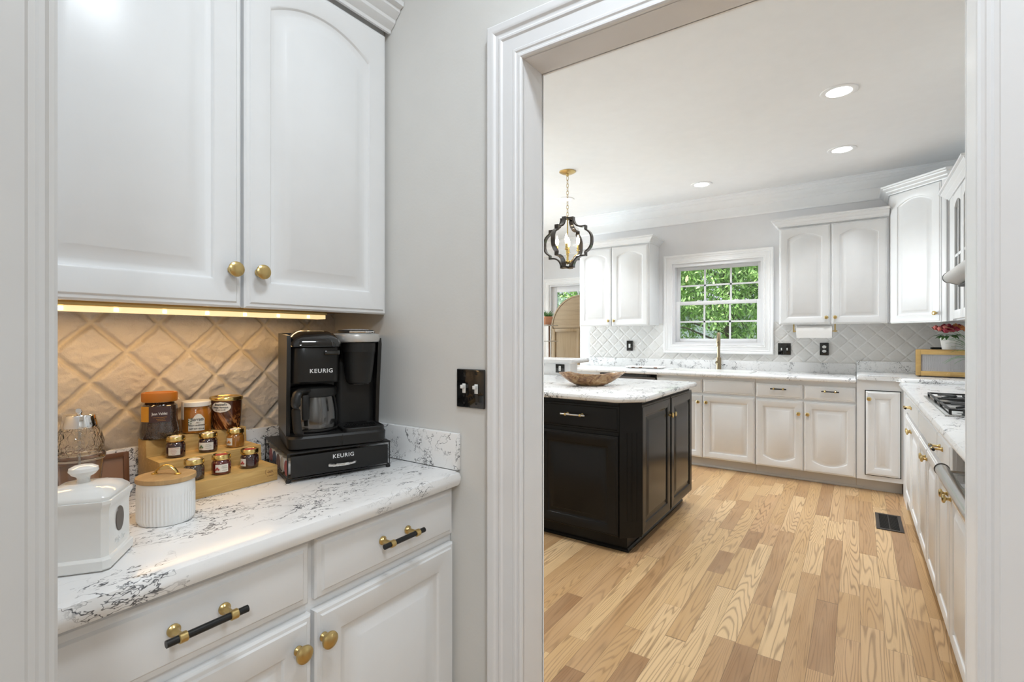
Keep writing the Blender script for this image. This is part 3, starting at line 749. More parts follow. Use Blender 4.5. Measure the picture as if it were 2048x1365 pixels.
# ---- small brown frame leaning on the upstand
t = thing('picture_frame', 'small dark brown wooden frame leaning against the veined upstand', 'frame', (-1.322, .255, CT), R90)
def framebox(b, w, h, f, d, y0=0):
    b.box(0, f, y0, y0+d, 0, h, .0008); b.box(w-f, w, y0, y0+d, 0, h, .0008); b.box(f, w-f, y0, y0+d, 0, f, .0008); b.box(f, w-f, y0, y0+d, h-f, h, .0008); return b
tilt = Matrix.Rotation(math.radians(-4), 4, 'X')
framebox(B(), .176, .088, .010, .012).xf(tilt).out('frame', 'fabric_brown', t, weld=False)
B().box(.009, .167, .004, .006, .009, .079).xf(tilt).out('panel', simple('copper_panel', (.30, .17, .11), .3), t)

# ---- pod drawer under the coffee maker
KA = math.atan2(.949, .315)
dr = thing('pod_drawer', 'black wire coffee pod drawer under the coffee maker with chrome pull', 'drawer', (-1.0875, .6585, CT), KA)
DW, DD = .254, .250
B().box(0, DW, 0, DD, .0655, .0695, .0012).out('top_plate', 'blackmatte', dr)
fb = B()
def wire(*p, r=.0016, closed=False): fb.tube(p, r, 8, closed)
for x in (.002, DW-.002):
    wire((x, .002, .066), (x, .002, .008), (x, DD-.002, .008), (x, DD-.002, .066))
    wire((x, .05, .008), (x, .05, .066)) if False else None
    for yy in (.205,): wire((x, yy, .030), (x, DD-.018, .030), (x, DD-.018, .052), (x, yy, .052), closed=True, r=.0012)
wire((.002, .002, .008), (DW-.002, .002, .008)); wire((.002, DD-.002, .008), (DW-.002, DD-.002, .008))
wire((.002, .06, .018), (.002, DD-.05, .018), r=.0012)
fb.out('wire_frame', 'blackmetal', dr, weld=False)
for (x, yy) in ((.004, .006), (DW-.004, .006), (.004, DD-.006), (DW-.004, DD-.006)):
    B().lathe([(.005, 0), (.006, .002), (.006, .005), (.004, .0085)], (x, yy, 0), 14).out('foot', 'blackmatte', dr)
df = B().box(.008, DW-.008, -.0035, .0015, .0125, .0615, .0012).out('drawer_front', 'blackmatte', dr)
textobj('KEURIG', .0135, 'print', df, lambda x, y, z: (.130+x, -.0037-z, .049+y), bold=.0003, squash=1.05)
hp = [(.096+.062*i/14, -.004-.012*math.sin(math.pi*i/14)**.6, .030) for i in range(15)]
B().tube(hp, [.0035+.0012*abs(1-2*i/14)**4 for i in range(15)], 10).out('handle', 'chrome', df)
B().box(.010, DW-.010, .004, DD-.02, .0125, .0150).out('drawer_tray', 'blackmetal', dr)
# pods seen through the side of the drawer
pod_cols = [simple('pod_foil_%s' % n_, c_, .3, .3) for n_, c_ in (('red', (.35, .04, .04)), ('cream', (.7, .66, .6)), ('brown', (.16, .07, .04)), ('navy', (.03, .04, .10)))]
pods_lab = ['cream', 'dark']
podp = None
for k in range(5):
    c = Vector((.020, .028+.042*k, .030)); m = Matrix.Translation(c)@Matrix.Rotation(math.radians(-90), 4, 'Y')
    w_ = Matrix.Translation((-1.0875, .6585, CT))@Matrix.Rotation(KA, 4, 'Z')@m
    col = pod_cols[k % 4]
    p = thing('coffee_pod', 'foil-lidded coffee pod lying in the black wire drawer under the coffee maker', 'coffee pod', (0, 0, 0), 0, 'coffee pods in the wire drawer')
    p.matrix_world = w_
    B().lathe([(.0135, -.012), (.0145, -.011), (.0172, .014), (.0178, .0145)], n=24).out('cup', 'white', p)
    B().lathe([(.0183, .0145), (.0183, .0155), (.0, .0156)], n=24, cap1=False).out('foil_lid', col, p)

# ---- coffee maker
KX, KY = -1.0875, .6585
cmx, cmy = KX+.010*math.cos(KA)-.018*-math.sin(KA)*-1, KY
MAT_ = Matrix.Rotation(KA, 4, 'Z')
o_ = Matrix.Translation((KX, KY, 0))@MAT_@Vector((.012, .012, 0))
o_ = Matrix.Translation((KX, KY, 0))@MAT_@Vector((.004, .012, 0))
KB = KA-math.radians(6.5)
cm = thing('coffee_maker', 'black two-sided coffee maker with silver-rimmed pod head on the wire drawer', 'coffee maker', (o_.x, o_.y, CT+.0697), KB)
CWd = .226
cm.scale = (1.055, 1.0, 1.075)
def rrect(x0, x1, y0, y1, r, n=5, rb=None):
    """rounded rectangle outline; front corners (y0) radius r, back radius rb"""
    rb = r if rb is None else rb; pts = []
    for cx, cy, a0, rr in ((x0+r, y0+r, 180, r), (x1-r, y0+r, 270, r), (x1-rb, y1-rb, 0, rb), (x0+rb, y1-rb, 90, rb)):
        for i in range(n+1): a = math.radians(a0+90*i/n); pts.append((cx+rr*math.cos(a), cy+rr*math.sin(a)))
    return pts
# base platform: left hot plate, right drip tray
b = B()
b.loops([[(x, y, 0) for x, y in rrect(.006, CWd-.006, .010, .225, .022)], [(x, y, .004) for x, y in rrect(.002, CWd-.002, .002, .225, .024)], [(x, y, .026) for x, y in rrect(.0, CWd, .0, .225, .026)], [(x, y, .031) for x, y in rrect(.003, CWd-.003, .003, .225, .026)]], True, True, True)
b.out('base', 'blackmatte', cm)
b = B(); b.box(.118, .1188, -.0008, .02, .004, .029); b.out('seam', 'blackgloss', cm)
B().lathe([(.052, .031), (.052, .034), (.047, .035), (.046, .0335), (.0, .0335)], (.062, .066, 0), 40, cap1=False).out('hot_plate', 'iron', cm)
b = B(); b.loops([[(x, y, z) for x, y in rrect(.122+i_, CWd-.004-i_, .004+i_, .100, .020)] for z, i_ in ((.031, 0), (.038, 0), (.040, .002), (.040, .004), (.0375, .005))], True, True, True)
tr = b.out('drip_tray', 'blackmatte', cm)
b = B()
for k in range(6): b.lathe([(.007+k*.006, .0378), (.007+k*.006, .0395), (.0095+k*.006, .0395), (.0095+k*.006, .0378)], (.171, .053, 0), 36, cap0=False, cap1=False)
b.out('drip_grate', 'blackplast', tr, weld=False)
# back tower and side walls
b = B()
b.prism([(.0, .028), (.0, .250), (.010, .262), (.080, .272), (.235, .272), (.235, .028)], .0, .016, lambda u, v, a: (a, u*1.0+ (0.10 if u < .05 and v < .21 else 0)*0, v)) if False else None
b.loops([[(x, y, z) for x, y in rrect(.001, CWd-.001, .116, .2265, .012)] for z in (.0305, .14, .262)], True, True, True)
b.out('rear_housing', 'blackplast', cm)
B().prism([(.034, .0305), (.200, .0305), (.200, .262), (.022, .256), (.016, .240), (.030, .120)], .0005, .009, lambda u, v, a: (a, u, v)).out('side_panel', 'blackplast', cm)
B().prism([(.085, .0305), (.200, .0305), (.200, .256), (.060, .250), (.055, .235), (.075, .120)], CWd-.0095, CWd-.0005, lambda u, v, a: (a, u, v)).out('side_panel', 'blackplast', cm)
# brew housing on the left
b = B()
b.loops([[(x, y, z) for x, y in rrect(.009, .118, .010+i_, .15, .030, 8)] for z, i_ in ((.148, .008), (.152, .004), (.200, .001), (.226, .0), (.230, .002))], True, True, True)
bh = b.out('brew_housing', 'blackplast', cm)
textobj('KEURIG', .0130, 'print', bh, lambda x, y, z: (.072+x, .0035-z, .176+y), bold=.0003, squash=1.05)
B().box(.078, .112, -.004, .012, .212, .222, .002).out('basket_latch', 'blackgloss', cm)
# domed lid over the brew side
b = B(); Ls = []
for z, i_ in ((.2305, .0), (.240, .001), (.250, .010), (.258, .024), (.264, .042), (.267, .052)):
    Ls.append([(x, y, z) for x, y in rrect(.002+i_*.55, .122-i_*.5, .004+i_, .226-i_*.1, max(.012, .030-i_*.2), 8)])
b.loops(Ls, True, True, True).out('reservoir_lid', 'blackgloss', cm, sharp=60)
# right side: pod head
HX, HY = .170, .062
B().lathe([(.026, .140), (.0285, .142), (.030, .146), (.0365, .190), (.0385, .215), (.040, .217), (.0405, .238)], (HX, HY, 0), 48).out('pod_holder', 'blackmatte', cm)
B().lathe([(.0245, .1385), (.0245, .1425)], (HX, HY, 0), 30).out('outlet_ring', 'blackgloss', cm)
B().loops([[(x, y, z) for x, y in rrect(.124+i_, CWd-.011-i_, .060+i_, .21, .02, 6)] for z, i_ in ((.20, .004), (.215, .0), (.250, .0), (.256, .004))], True, True, True).out('head_housing', 'blackplast', cm)
def ringl(r_, z, sx=1.10): return [(HX-.003+r_*sx*math.cos(2*math.pi*i/48), HY+.020+(r_*1.22)*math.sin(2*math.pi*i/48), z) for i in range(48)]
B().loops([ringl(.046, .239), ringl(.052, .241), ringl(.0535, .248), ringl(.0520, .258), ringl(.048, .261), ringl(.040, .262)], True, True, True).out('silver_rim', 'silver', cm)
B().loops([ringl(.042, .262), ringl(.042, .266), ringl(.038, .2695), ringl(.030, .270)], True, True, True).out('head_cap', 'blackmatte', cm)
b = B().loops([ringl(.029, .2702), ringl(.029, .2712)], True, True, True); b.out('control_panel', 'paper', cm)
b = B()
for k in range(5): b.lathe([(.0035, .2713), (.003, .2719)], (HX-.02+.010*k, HY+.012, 0), 12)
b.out('button', 'blackgloss', cm, weld=False)
B().tube([(HX-.030, HY-.035, .2645), (HX-.012, HY-.042, .2645), (HX+.012, HY-.042, .2645), (HX+.028, HY-.036, .2645)], .0022, 8).out('lever_trim', 'chrome', cm)
# curved column behind the drip tray
B().loops([[(x, y, z) for x, y in rrect(.120, CWd-.004, .100, .14, .018, 6)] for z in (.0305, .23)], True, True, True).out('column', 'blackmatte', cm)
# ---- carafe
o_ = Matrix.Translation((o_.x, o_.y, 0))@Matrix.Rotation(KB, 4, 'Z')@Vector((.068, .068, 0))
ca = thing('coffee_carafe', 'glass coffee carafe with black lid and handle on the hot plate', 'carafe', (o_.x, o_.y, CT+.0697+.0380), KB)
ca.scale = (1.16, 1.10, 1.07)
B().lathe([(.034, 0), (.043, .001), (.0475, .006), (.0495, .022), (.0490, .045), (.0455, .070), (.0425, .083), (.0410, .083), (.0440, .069), (.0475, .045), (.0480, .022), (.0460, .008), (.041, .003), (0, .0028)], n=64, cap1=False).out('glass_pot', 'potglass', ca)
B().lathe([(.0455, .080), (.0475, .082), (.0480, .094), (.0470, .100), (.040, .1035), (.020, .1045)], n=48).out('lid', 'blackmatte', ca)
B().lathe([(.0498, .002), (.0505, .004), (.0498, .007), (.0478, .006)], n=48, cap0=False, cap1=False).out('base_band', 'blackmatte', ca)
hd = [(-.018, -.040, .096), (-.034, -.056, .097), (-.042, -.067, .090), (-.044, -.071, .070), (-.043, -.070, .040), (-.040, -.066, .012), (-.036, -.060, .004)]
def spline(P, k=5):
    P = [Vector(p) for p in P]; out = []
    for i in range(len(P)-1):
        a, b_, c, d = P[max(i-1, 0)], P[i], P[i+1], P[min(i+2, len(P)-1)]
        for j in range(k):
            t_ = j/k; out.append(.5*((2*b_)+(-a+c)*t_+(2*a-5*b_+4*c-d)*t_*t_+(-a+3*b_-3*c+d)*t_**3))
    return out+[P[-1]]
B().tube(spline(hd), .0095, 12, flat=.6).out('handle', 'blackmatte', ca)
b = B().box(-.030, -.016, -.052, -.042, .030, .088, .004).out('handle_bracket', 'blackmatte', ca)
M['bronze_dark'] = simple('oil_bronze', (.07, .06, .055), .4, .6)
# ================================================================ kitchen: cabinets along the window wall
DY = 4.975
def base_unit(name, label, x0, x1, rz=0, org=None, ddoors=(), mat='cab', body_h=.874, depth=.565, toe=.075):
    t = thing(name, label, 'cabinet', org or (x0, DY, 0), rz, None); w = x1-x0
    b = B(); b.box(0.001, w-.001, .0205, depth, .096, body_h); b.out('body', mat, t)
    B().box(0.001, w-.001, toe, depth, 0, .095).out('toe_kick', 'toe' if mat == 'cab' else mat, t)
    return t
u = base_unit('base_cabinet', 'white base cabinet at the far left end of the window wall, beyond the dishwasher', -2.78, -2.285)
f = drawer(u, .01, .485, .72, .84, 'cab'); pull(f, .25, .78); f = door(u, .01, .485, .11, .695, 'cab'); knob(f, .45, .64)
u = base_unit('base_cabinet', 'white sink base cabinet with two plain false fronts below the faucet', -1.665, -.757, body_h=.730)
B().box(.001, .907, .0205, .038, .7305, .873).out('front_rail', 'cab', u)
drawer(u, .006, .447, .72, .848, 'cab'); drawer(u, .453, .902, .72, .848, 'cab')
f = door(u, .006, .447, .100, .697, 'cab'); knob(f, .413, .632); f = door(u, .453, .902, .100, .697, 'cab'); knob(f, .487, .632)
u = base_unit('base_cabinet', 'white base cabinet with two black bar pulls and arched door panels', -.757, .0)
f = drawer(u, .006, .374, .715, .838, 'cab'); pull(f, .19, .795, L=.125); f = drawer(u, .384, .751, .715, .838, 'cab'); pull(f, .575, .795, L=.125)
f = door(u, .006, .374, .098, .694, 'cab', ab=.040); knob(f, .344, .590); f = door(u, .384, .751, .098, .694, 'cab', ab=.040); knob(f, .412, .590)
u = thing('corner_cabinet', 'white corner base cabinet whose single door is outlined in black', 'cabinet', (.001, DY-.004, 0))
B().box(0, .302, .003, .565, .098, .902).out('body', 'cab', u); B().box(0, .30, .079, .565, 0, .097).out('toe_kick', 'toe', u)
B().box(.054, .289, .0005, .0035, .135, .824).out('gasket', 'blackmetal', u)
f = door(u, .061, .282, .142, .817, 'cab', y=-.0185, th=.019); knob(f, .082, .756, y=-.0185)
# dishwasher
t = thing('dishwasher', 'dark built-in dishwasher just visible above the island top', 'dishwasher', (-2.28, DY, 0))
B().box(.004, .610, .02, .56, .03, .868).out('body', 'blackmetal', t); B().box(.008, .606, -.005, .0195, .11, .745, .004).out('door', 'steel', t)
B().box(.008, .606, -.003, .0195, .752, .842, .003).out('control_panel', simple('grey_brown_panel', (.16, .14, .13), .35), t); B().box(.004, .610, -.001, .0195, .8425, .868).out('top_trim', 'blackgloss', t)
B().box(.03, .58, .06, .5, 0, .03).out('foot', 'blackmetal', t)
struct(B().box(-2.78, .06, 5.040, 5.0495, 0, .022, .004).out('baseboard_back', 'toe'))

# right-hand run, door faces at x=.29 looking toward -x
RX = .29
def run(label, yfar, ynear, name='base_cabinet'):
    return base_unit(name, label, 0, yfar-ynear, -R90, (RX, yfar, 0), depth=.595), yfar-ynear
u, w = run('white base cabinet of the right-hand run nearest the corner, with one bar pull', 4.60, 3.66)
f = drawer(u, .01, w-.005, .72, .848, 'cab'); pull(f, w*.5, .795, L=.125)
f = door(u, .01, w/2-.003, .10, .697, 'cab'); knob(f, w/2-.035, .64); f = door(u, w/2+.003, w-.005, .10, .697, 'cab'); knob(f, w/2+.035, .64)
u, w = run('white base cabinet below the gas cooktop with plain upper panel', 3.658, 2.862)
drawer(u, .005, w-.005, .72, .848, 'cab')
f = door(u, .005, w/2-.003, .10, .697, 'cab'); knob(f, w/2-.035, .645); f = door(u, w/2+.003, w-.005, .10, .697, 'cab'); knob(f, w/2+.035, .645)
u, w = run('white base cabinet of the right-hand run between cooktop and steel appliance, two bar pulls', 2.86, 2.50)
f = drawer(u, .005, w-.004, .72, .848, 'cab'); pull(f, w*.40, .795, L=.125)
f = door(u, .005, w-.003, .10, .697, 'cab'); knob(f, w-.040, .650)
u = base_unit('base_cabinet', 'white low cabinet under the steel appliance with the round bar handle', 0, 1.40, -R90, (RX, 2.498, 0), depth=.595, body_h=.705)
f = door(u, .005, .455, .10, .697, 'cab'); knob(f, .040, .650); f = door(u, .461, .93, .10, .697, 'cab'); f = door(u, .936, 1.395, .10, .697, 'cab')
t = thing('steel_appliance', 'recessed stainless appliance with a round bar handle under the right-hand counter', 'appliance', (RX, 2.496, .707), -R90)
B().box(0, 1.39, .045, .59, 0, .164).out('body', 'steel', t)
B().box(.02, .70, .036, .0445, .01, .155, .002).out('front_panel', 'steel', t)
hb = B().tube([(.075, -.030, .058), (1.31, -.030, .058)], .0215, 28).out('handle', 'steel', t)
for x in (.072, 1.304): B().tube([(x, -.030, .058), (x+.006, -.030, .058)], .0235, 28).out('handle_cap', 'bronze_dark', t)
for x in (.12, 1.26): B().tube([(x, -.02, .060), (x, .037, .060)], .008, 12).out('handle_post', 'steel', t)

# ---- worktops
b = B(); counter_ring(b, (-2.80, -.002, 4.937, 5.538), (-1.60, -.82, 5.03, 5.42), .876, .914)
ct = thing('countertop', 'long white veined countertop with sink along the window wall', 'countertop')
b.out('slab', 'marble_far', ct)
curb('long veined stone curb behind the sink below the tiles', -2.66, -.002, 5.5385, 5.549, .876, 1.010, mat='marble_far')
ct = thing('corner_countertop', 'raised white veined corner countertop under the bamboo bread box', 'countertop')
B().prism([(0, 4.952), (.262, 4.952), (.285, 4.935), (.292, 4.90), (.272, 4.78), (.285, 4.745), (.888, 4.745), (.888, 5.538), (0, 5.538)], .9035, .941, lambda u, v, a: (u, v, a), .014).out('slab', 'marble_far', ct)
curb('veined stone curb behind the bamboo bread box', .0, .888, 5.5385, 5.549, .9035, 1.036, mat='marble_far')
ct = thing('countertop', 'white veined countertop of the right-hand run around the gas cooktop', 'countertop')
B().prism([(.262, 1.085), (.888, 1.085), (.888, 4.743), (.262, 4.743)], .876, .914, lambda u, v, a: (u, v, a), .0165).out('slab', 'marble_far', ct)
B().box(.31, .888, 4.62, 4.97, .10, .872).out('filler_box', 'cab', ct) if False else None
fb_ = thing('corner_filler', 'white filler panel between the corner cabinet and the right-hand run', 'panel', (RX+.012, 4.602, 0))
B().box(0, .586, 0, .368, .0, .8755).out('panel', 'cab', fb_)
# ---- sink & faucet
sk = thing('sink', 'white undermount double-bowl sink beneath the window', 'sink', (-1.21, 5.225, .914))
b = B()
def rr_(x0, x1, y0, y1, z, r=.03): return [(x, y, z) for x, y in rrect(x0, x1, y0, y1, r, 5)]
b.loops([rr_(-.405, .405, -.21, .21, .0005), rr_(-.403, .403, -.208, .208, .008), rr_(-.378, .378, -.183, .183, .008), rr_(-.374, .374, -.18, .18, -.006), rr_(-.365, .365, -.17, .17, -.17), rr_(-.36, .36, -.165, .165, -.176)], True, False, True)
b.out('basin', 'ceramic', sk); B().box(-.008, .008, -.178, .178, -.170, -.02, .006).out('divider', 'ceramic', sk)
for x in (-.18, .18): B().lathe([(.04, -.1755), (.038, -.173), (.02, -.174)], (x, 0, 0), 24).out('drain', 'steel', sk)
fc = thing('kitchen_faucet', 'tall champagne bronze faucet with side lever in front of the window', 'faucet', (-1.175, 5.475, .9142))
B().lathe([(.030, 0), (.031, .003), (.0255, .007), (.0255, .125), (.024, .128), (.0150, .129)], n=36).out('base', 'bronze', fc)
B().tube([(0, 0, .12), (0, 0, .30)], .0145, 24).out('neck', 'bronze', fc)
B().tube(spline([(0, 0, .295), (.002, -.005, .325), (.008, -.030, .345), (.016, -.070, .357), (.022, -.105, .355)], 6), .0145, 20).out('spout_arm', 'bronze', fc)
hd_ = B().lathe([(.0185, 0), (.0195, .004), (.0180, .135), (.0165, .138)], n=30).xf(Matrix.Translation((.024, -.128, .245))@Matrix.Rotation(math.radians(-9), 4, 'X')).out('spray_head', 'bronze', fc)
B().box(.019, .029, -.1500, -.1440, .275, .298, .002).out('spray_button', 'blackgloss', hd_)
B().lathe([(.018, 0), (.0185, .010), (.017, .014)], (0, 0, 0), 24, axis='y').xf(Matrix.Translation((-.008, -.024, .075))).out('lever_hub', 'bronze', fc)
B().tube([(-.008, -.034, .075), (-.004, -.05, .055), (0, -.06, .04)], [.005, .004, .0035], 10).out('lever', 'bronze', fc)
# striped drying mat/tray beside the sink
t = thing('serving_tray', 'slim striped serving board lying on the counter left of the sink', 'tray', (-1.90, 5.33, .9142), math.radians(4))
B().loops([[(x, y, z) for x, y in rrect(-.20+i_, .20-i_, -.09+i_, .09-i_, .02, 5)] for z, i_ in ((.006, .004), (.008, 0), (.018, 0), (.020, .002))], True, True, True).out('board', 'paper', t)
for x in (-.11, -.03, .13): B().box(x-.018, x+.018, -.0915, .0915, .0045, .0145, .001).out('dark_stripe', 'fabric_brown', t)
for x in (-.17, .17):
    for y in (-.06, .06): B().lathe([(.008, 0), (.009, .002), (.009, .0075)], (x, y, 0), 12).out('foot', 'blackmatte', t)

# ---- wall cabinets
def uppers(name, label, x0, x1, org, rz, doors, h, depth=.328, at=.045, knobs=(), crown_path=None):
    t = thing(name, label, 'cabinet', org, rz); w = x1-x0
    B().box(0, w, .0205, depth, .008, h).out('body', 'cab', t)
    for i, (a, c) in enumerate(doors):
        f = door(t, a, c, 0, h-.02, 'cab', at=at, stile=.058)
        if knobs[i] is not None: knob(f, knobs[i], .058, .95)
    crown(t, crown_path or [(0, depth), (0, 0), (w, 0), (w, depth)], h-.006)
    B().box(0, w, .0, depth, h-.006, h+.055).out('top_rail', 'cab', t)
    return t
uppers('wall_cabinet', 'white two-door wall cabinet left of the window, arched panels', -2.655, -1.826, (-2.655, 5.232, 1.376), 0, [(.005, .395), (.402, .815)], .895, knobs=[.366, .433])
uppers('wall_cabinet', 'white two-door wall cabinet right of the window above the paper towels', -.597, .226, (-.597, 5.232, 1.370), 0, [(.008, .405), (.415, .812)], .905, knobs=[.378, .443], crown_path=[(0, .328), (0, 0), (.823, 0)])
# tall diagonal corner cabinet
cc = thing('corner_wall_cabinet', 'tall white diagonal wall cabinet in the corner with a single arched door', 'cabinet', (.229, 5.232, 1.366), -math.radians(45))
pl = [(.229, 5.5545), (.229, 5.247), (.560, 4.916), (.560, 4.900), (.8885, 4.900), (.8885, 5.5545)]
inv = (Matrix.Translation((.229, 5.232, 1.366))@Matrix.Rotation(-math.radians(45), 4, 'Z')).inverted()
B().prism(pl, 1.374, 2.50, lambda u, v, a: inv@Vector((u, v, a))).out('body', 'cab', cc)
f = door(cc, .012, .425, 0, 1.065, 'cab', at=.05, stile=.06, y=-.0105); knob(f, .392, .070, y=-.0105)
B().box(.428, .462, -.006, .02, .004, 1.075, .002).out('stile', 'cab', cc)
cpath = [inv@Vector((a[0], a[1], 1.366)) for a in ((.229, 5.556), (.229, 5.232), (.565, 4.896), (.89, 4.896))]
crown(cc, [(p.x, p.y) for p in cpath], 1.070)
# glass-door cabinet on the right wall
gc = thing('glass_door_cabinet', 'white wall cabinet with glass mullion doors beside the range hood', 'cabinet', (.565, 4.86, 1.372), -R90)
gw = .90
b = B(); b.box(0, .018, .0205, .322, 0, .895); b.box(gw-.018, gw, .0205, .322, 0, .895); b.box(.018, gw-.018, .0205, .322, 0, .018); b.box(.018, gw-.018, .0205, .322, .877, .895); b.box(.018, gw-.018, .31, .322, .018, .877)
for z in (.30, .59): b.box(.018, gw-.018, .05, .31, z, z+.018)
b.out('body', 'cab', gc, weld=False)
B().box(.0, .150, .0, .020, 0, .895).out('filler', 'cab', gc)
for xa, xb in ((.153, .52), (.524, .895)):
    b = B(); st = .055; b.box(xa, xa+st, 0, .02, .01, .885, .002); b.box(xb-st, xb, 0, .02, .01, .885, .002); b.box(xa+st, xb-st, 0, .02, .01, .07, .002)
    ap = [(xa+st, .885), (xa+st, .79)]+[(xa+st+(xb-xa-2*st)*i/12, .79+.035*(1-(2*i/12-1)**2)) for i in range(1, 12)]+[(xb-st, .79), (xb-st, .885)]
    b.prism(ap, 0, .02, lambda u, v, a: (u, a, v))
    f = b.out('door', 'cab', gc, weld=False)
    m = B(); xc = (xa+xb)/2; m.box(xc-.009, xc+.009, .004, .016, .07, .82); m.box(xa+st, xb-st, .004, .016, .44, .458); m.out('muntin', 'cab', f, weld=False)
    B().box(xa+st-.004, xb-st+.004, .009, .012, .066, .83).out('pane', 'pane', f)
crown(gc, [(0, .32), (0, 0), (gw, 0), (gw, .32)], .889); B().box(0, gw, 0, .322, .889, .955).out('top_rail', 'cab', gc)
# jars inside the glass cabinet
for k, (dy, z, mt, nm, lb_) in enumerate(((.33, .318, 'ceramic', 'white_mug', 'white mug on the middle shelf inside the glass-door cabinet'), (.36, .018, 'silver', 'tin_canister', 'silver tin canister on the bottom shelf inside the glass-door cabinet'))):
    t = thing(nm, lb_, 'mug' if k == 0 else 'canister', (.68, 4.86-dy, 1.372+z+.0005)); B().lathe([(.035, 0), (.038, .003), (.040, .10), (.037, .10), (.034, .008), (0, .006)], n=28, cap1=False).out('body', mt, t)
    if k == 0: B().tube(spline([(-.038, 0, .08), (-.062, 0, .075), (-.065, 0, .045), (-.038, 0, .02)], 5), .004, 8).out('handle', mt, t)
    else: B().lathe([(.042, .1005), (.042, .118), (.01, .121)], n=28).out('lid', mt, t)
# range hood
hd = thing('range_hood', 'pale grey range hood with rounded front edge above the gas cooktop', 'hood', (.89, 3.68, 1.52))
pf = []
for i in range(11): a = math.radians(60+210*i/10); pf.append((-.462+.030*math.cos(a), .066+.030*math.sin(a)))
pf = [(-.001, .14), (-.36, .14)]+pf+[(-.42, .022), (-.001, -.005)]
B().prism(pf, -.78, -.004, lambda u, v, a: (u, a, v)).out('hood_body', 'silver', hd, sharp=30)
pf2 = [((u+.25)*1.012-.25 if u < -.1 else u, (v-.06)*1.03+.06) for u, v in pf]
B().prism(pf2, -.004, .003, lambda u, v, a: (u, a, v)).out('end_cap', simple('dark_grey_trim', (.10, .10, .10), .4), hd)
B().prism([(-.43, .0185), (-.43, .012), (-.03, -.012), (-.03, -.004)], -.76, -.02, lambda u, v, a: (u, a, v)).out('filter_panel', 'iron', hd)
B().box(-.33, -.001, -.56, -.20, .141, 1.18).out('chimney', 'cab', hd)

# ---- cooktop
ck = thing('gas_cooktop', 'stainless gas cooktop with black grates set in the right-hand counter', 'cooktop', (.315, 2.83, .9142))
B().box(0, .50, 0, .86, 0, .006, .003).out('tray', 'steel', ck)
BU = [(.13, .20), (.37, .20), (.13, .66), (.37, .66), (.25, .43)]
for x, y in BU:
    bb_ = B().lathe([(.045, .0065), (.045, .014), (.036, .018), (.036, .021), (.034, .023), (.02, .0235)], (x, y, 0), 28).out('burner', 'iron', ck)
for y0, y1 in ((.035, .325), (.335, .525), (.535, .825)):
    b = B()
    for x in (.02, .48): b.box(x-.005, x+.005, y0, y1, .020, .029, .002)
    for y in (y0+.005, y1-.005): b.box(.02, .48, y-.005, y+.005, .020, .029, .002)
    for x, y in BU:
        if y0 < y < y1:
            for k in range(4):
                a = math.pi/4+k*R90
                b.tube([(x+.022*math.cos(a), y+.022*math.sin(a), .029), (x+.075*math.cos(a), y+.075*math.sin(a), .028), (x+.11*math.cos(a), min(y1, max(y0, y+.11*math.sin(a))), .025)], .0052, 8)
    for x in (.02, .25, .48):
        for y in (y0+.006, y1-.006): b.box(x-.005, x+.005, y-.005, y+.005, .0062, .022)
    b.out('grate', 'iron', ck, weld=False)
for k in range(5): B().lathe([(.019, .0065), (.019, .010), (.015, .012), (.0165, .026), (.0145, .029)], (.045 if k < 0 else .46, .08+.165*k, 0), 20).out('knob', 'blackmatte', ck) if False else B().lathe([(.019, .0065), (.019, .010), (.014, .012), (.0155, .028), (.0135, .031)], (.075+.085*k, .018+.012, 0), 20).out('knob', 'blackmatte', ck)

# ---- bread box, flowers, remote, plant
bx = thing('bread_box', 'bamboo bread box with ribbed window on the corner countertop', 'bread box', (.384, 5.075, .941), math.radians(-8))
BWd, BH, BD = .40, .214, .22
b = B(); b.box(0, BWd, 0.012, BD, BH-.010, BH, .001); b.box(0, .010, .012, BD, .008, BH-.010); b.box(BWd-.010, BWd, .012, BD, .008, BH-.010); b.box(0, BWd, .012, BD, .008, .018); b.box(0, BWd, BD-.008, BD, .018, BH-.010)
b.out('case', 'bamboo', bx, weld=False)
f = B(); f.box(.004, .034, 0, .0115, .012, BH-.006, .001); f.box(BWd-.034, BWd-.004, 0, .0115, .012, BH-.006, .001); f.box(.034, BWd-.034, 0, .0115, .012, .046, .001); f.box(.034, BWd-.034, 0, .0115, BH-.038, BH-.006, .001)
f = f.out('door', 'bamboo', bx, weld=False)
b = B(); n_ = 56; wv = [(.032+(BWd-.064)*i/(n_*2), .006-(.0018 if i % 2 else 0)) for i in range(n_*2+1)]
b.loops([[(x, y, z) for x, y in wv] for z in (.044, BH-.036)], False).out('ribbed_pane', simple('ribbed_acrylic', (.30, .27, .27), .25, coat=.6, var=.15), f, sharp=10)
B().lathe([(.006, 0), (.006, .006), (.011, .010), (.012, .016), (.009, .019)], (BWd/2, 0, .029), 20, axis='y').out('knob', 'bamboo', f)
for x, y in ((.02, .03), (BWd-.02, .03), (.02, BD-.02), (BWd-.02, BD-.02)): B().lathe([(.010, 0), (.010, .0078)], (x, y, 0), 14).out('foot', 'blackmatte', bx)
def on_box(x, y, z=0): v = Matrix.Rotation(math.radians(-8), 4, 'Z')@Vector((x, y, 0)); return (.384+v.x, 5.075+v.y, .941+BH+.0005+z)
t = thing('remote_control', 'flat black gadget lying on the bread box behind the flower pot', 'remote', on_box(.13, .16), math.radians(10))
B().box(-.045, .045, -.016, .016, 0, .016, .004).out('body', 'blackmatte', t); B().box(-.03, .03, -.010, .010, .016, .0168).out('keypad', 'blackgloss', t)
fp = thing('flower_pot', 'white pot of crimson and coral roses standing on the bamboo bread box', 'potted flowers', on_box(.195, .085))
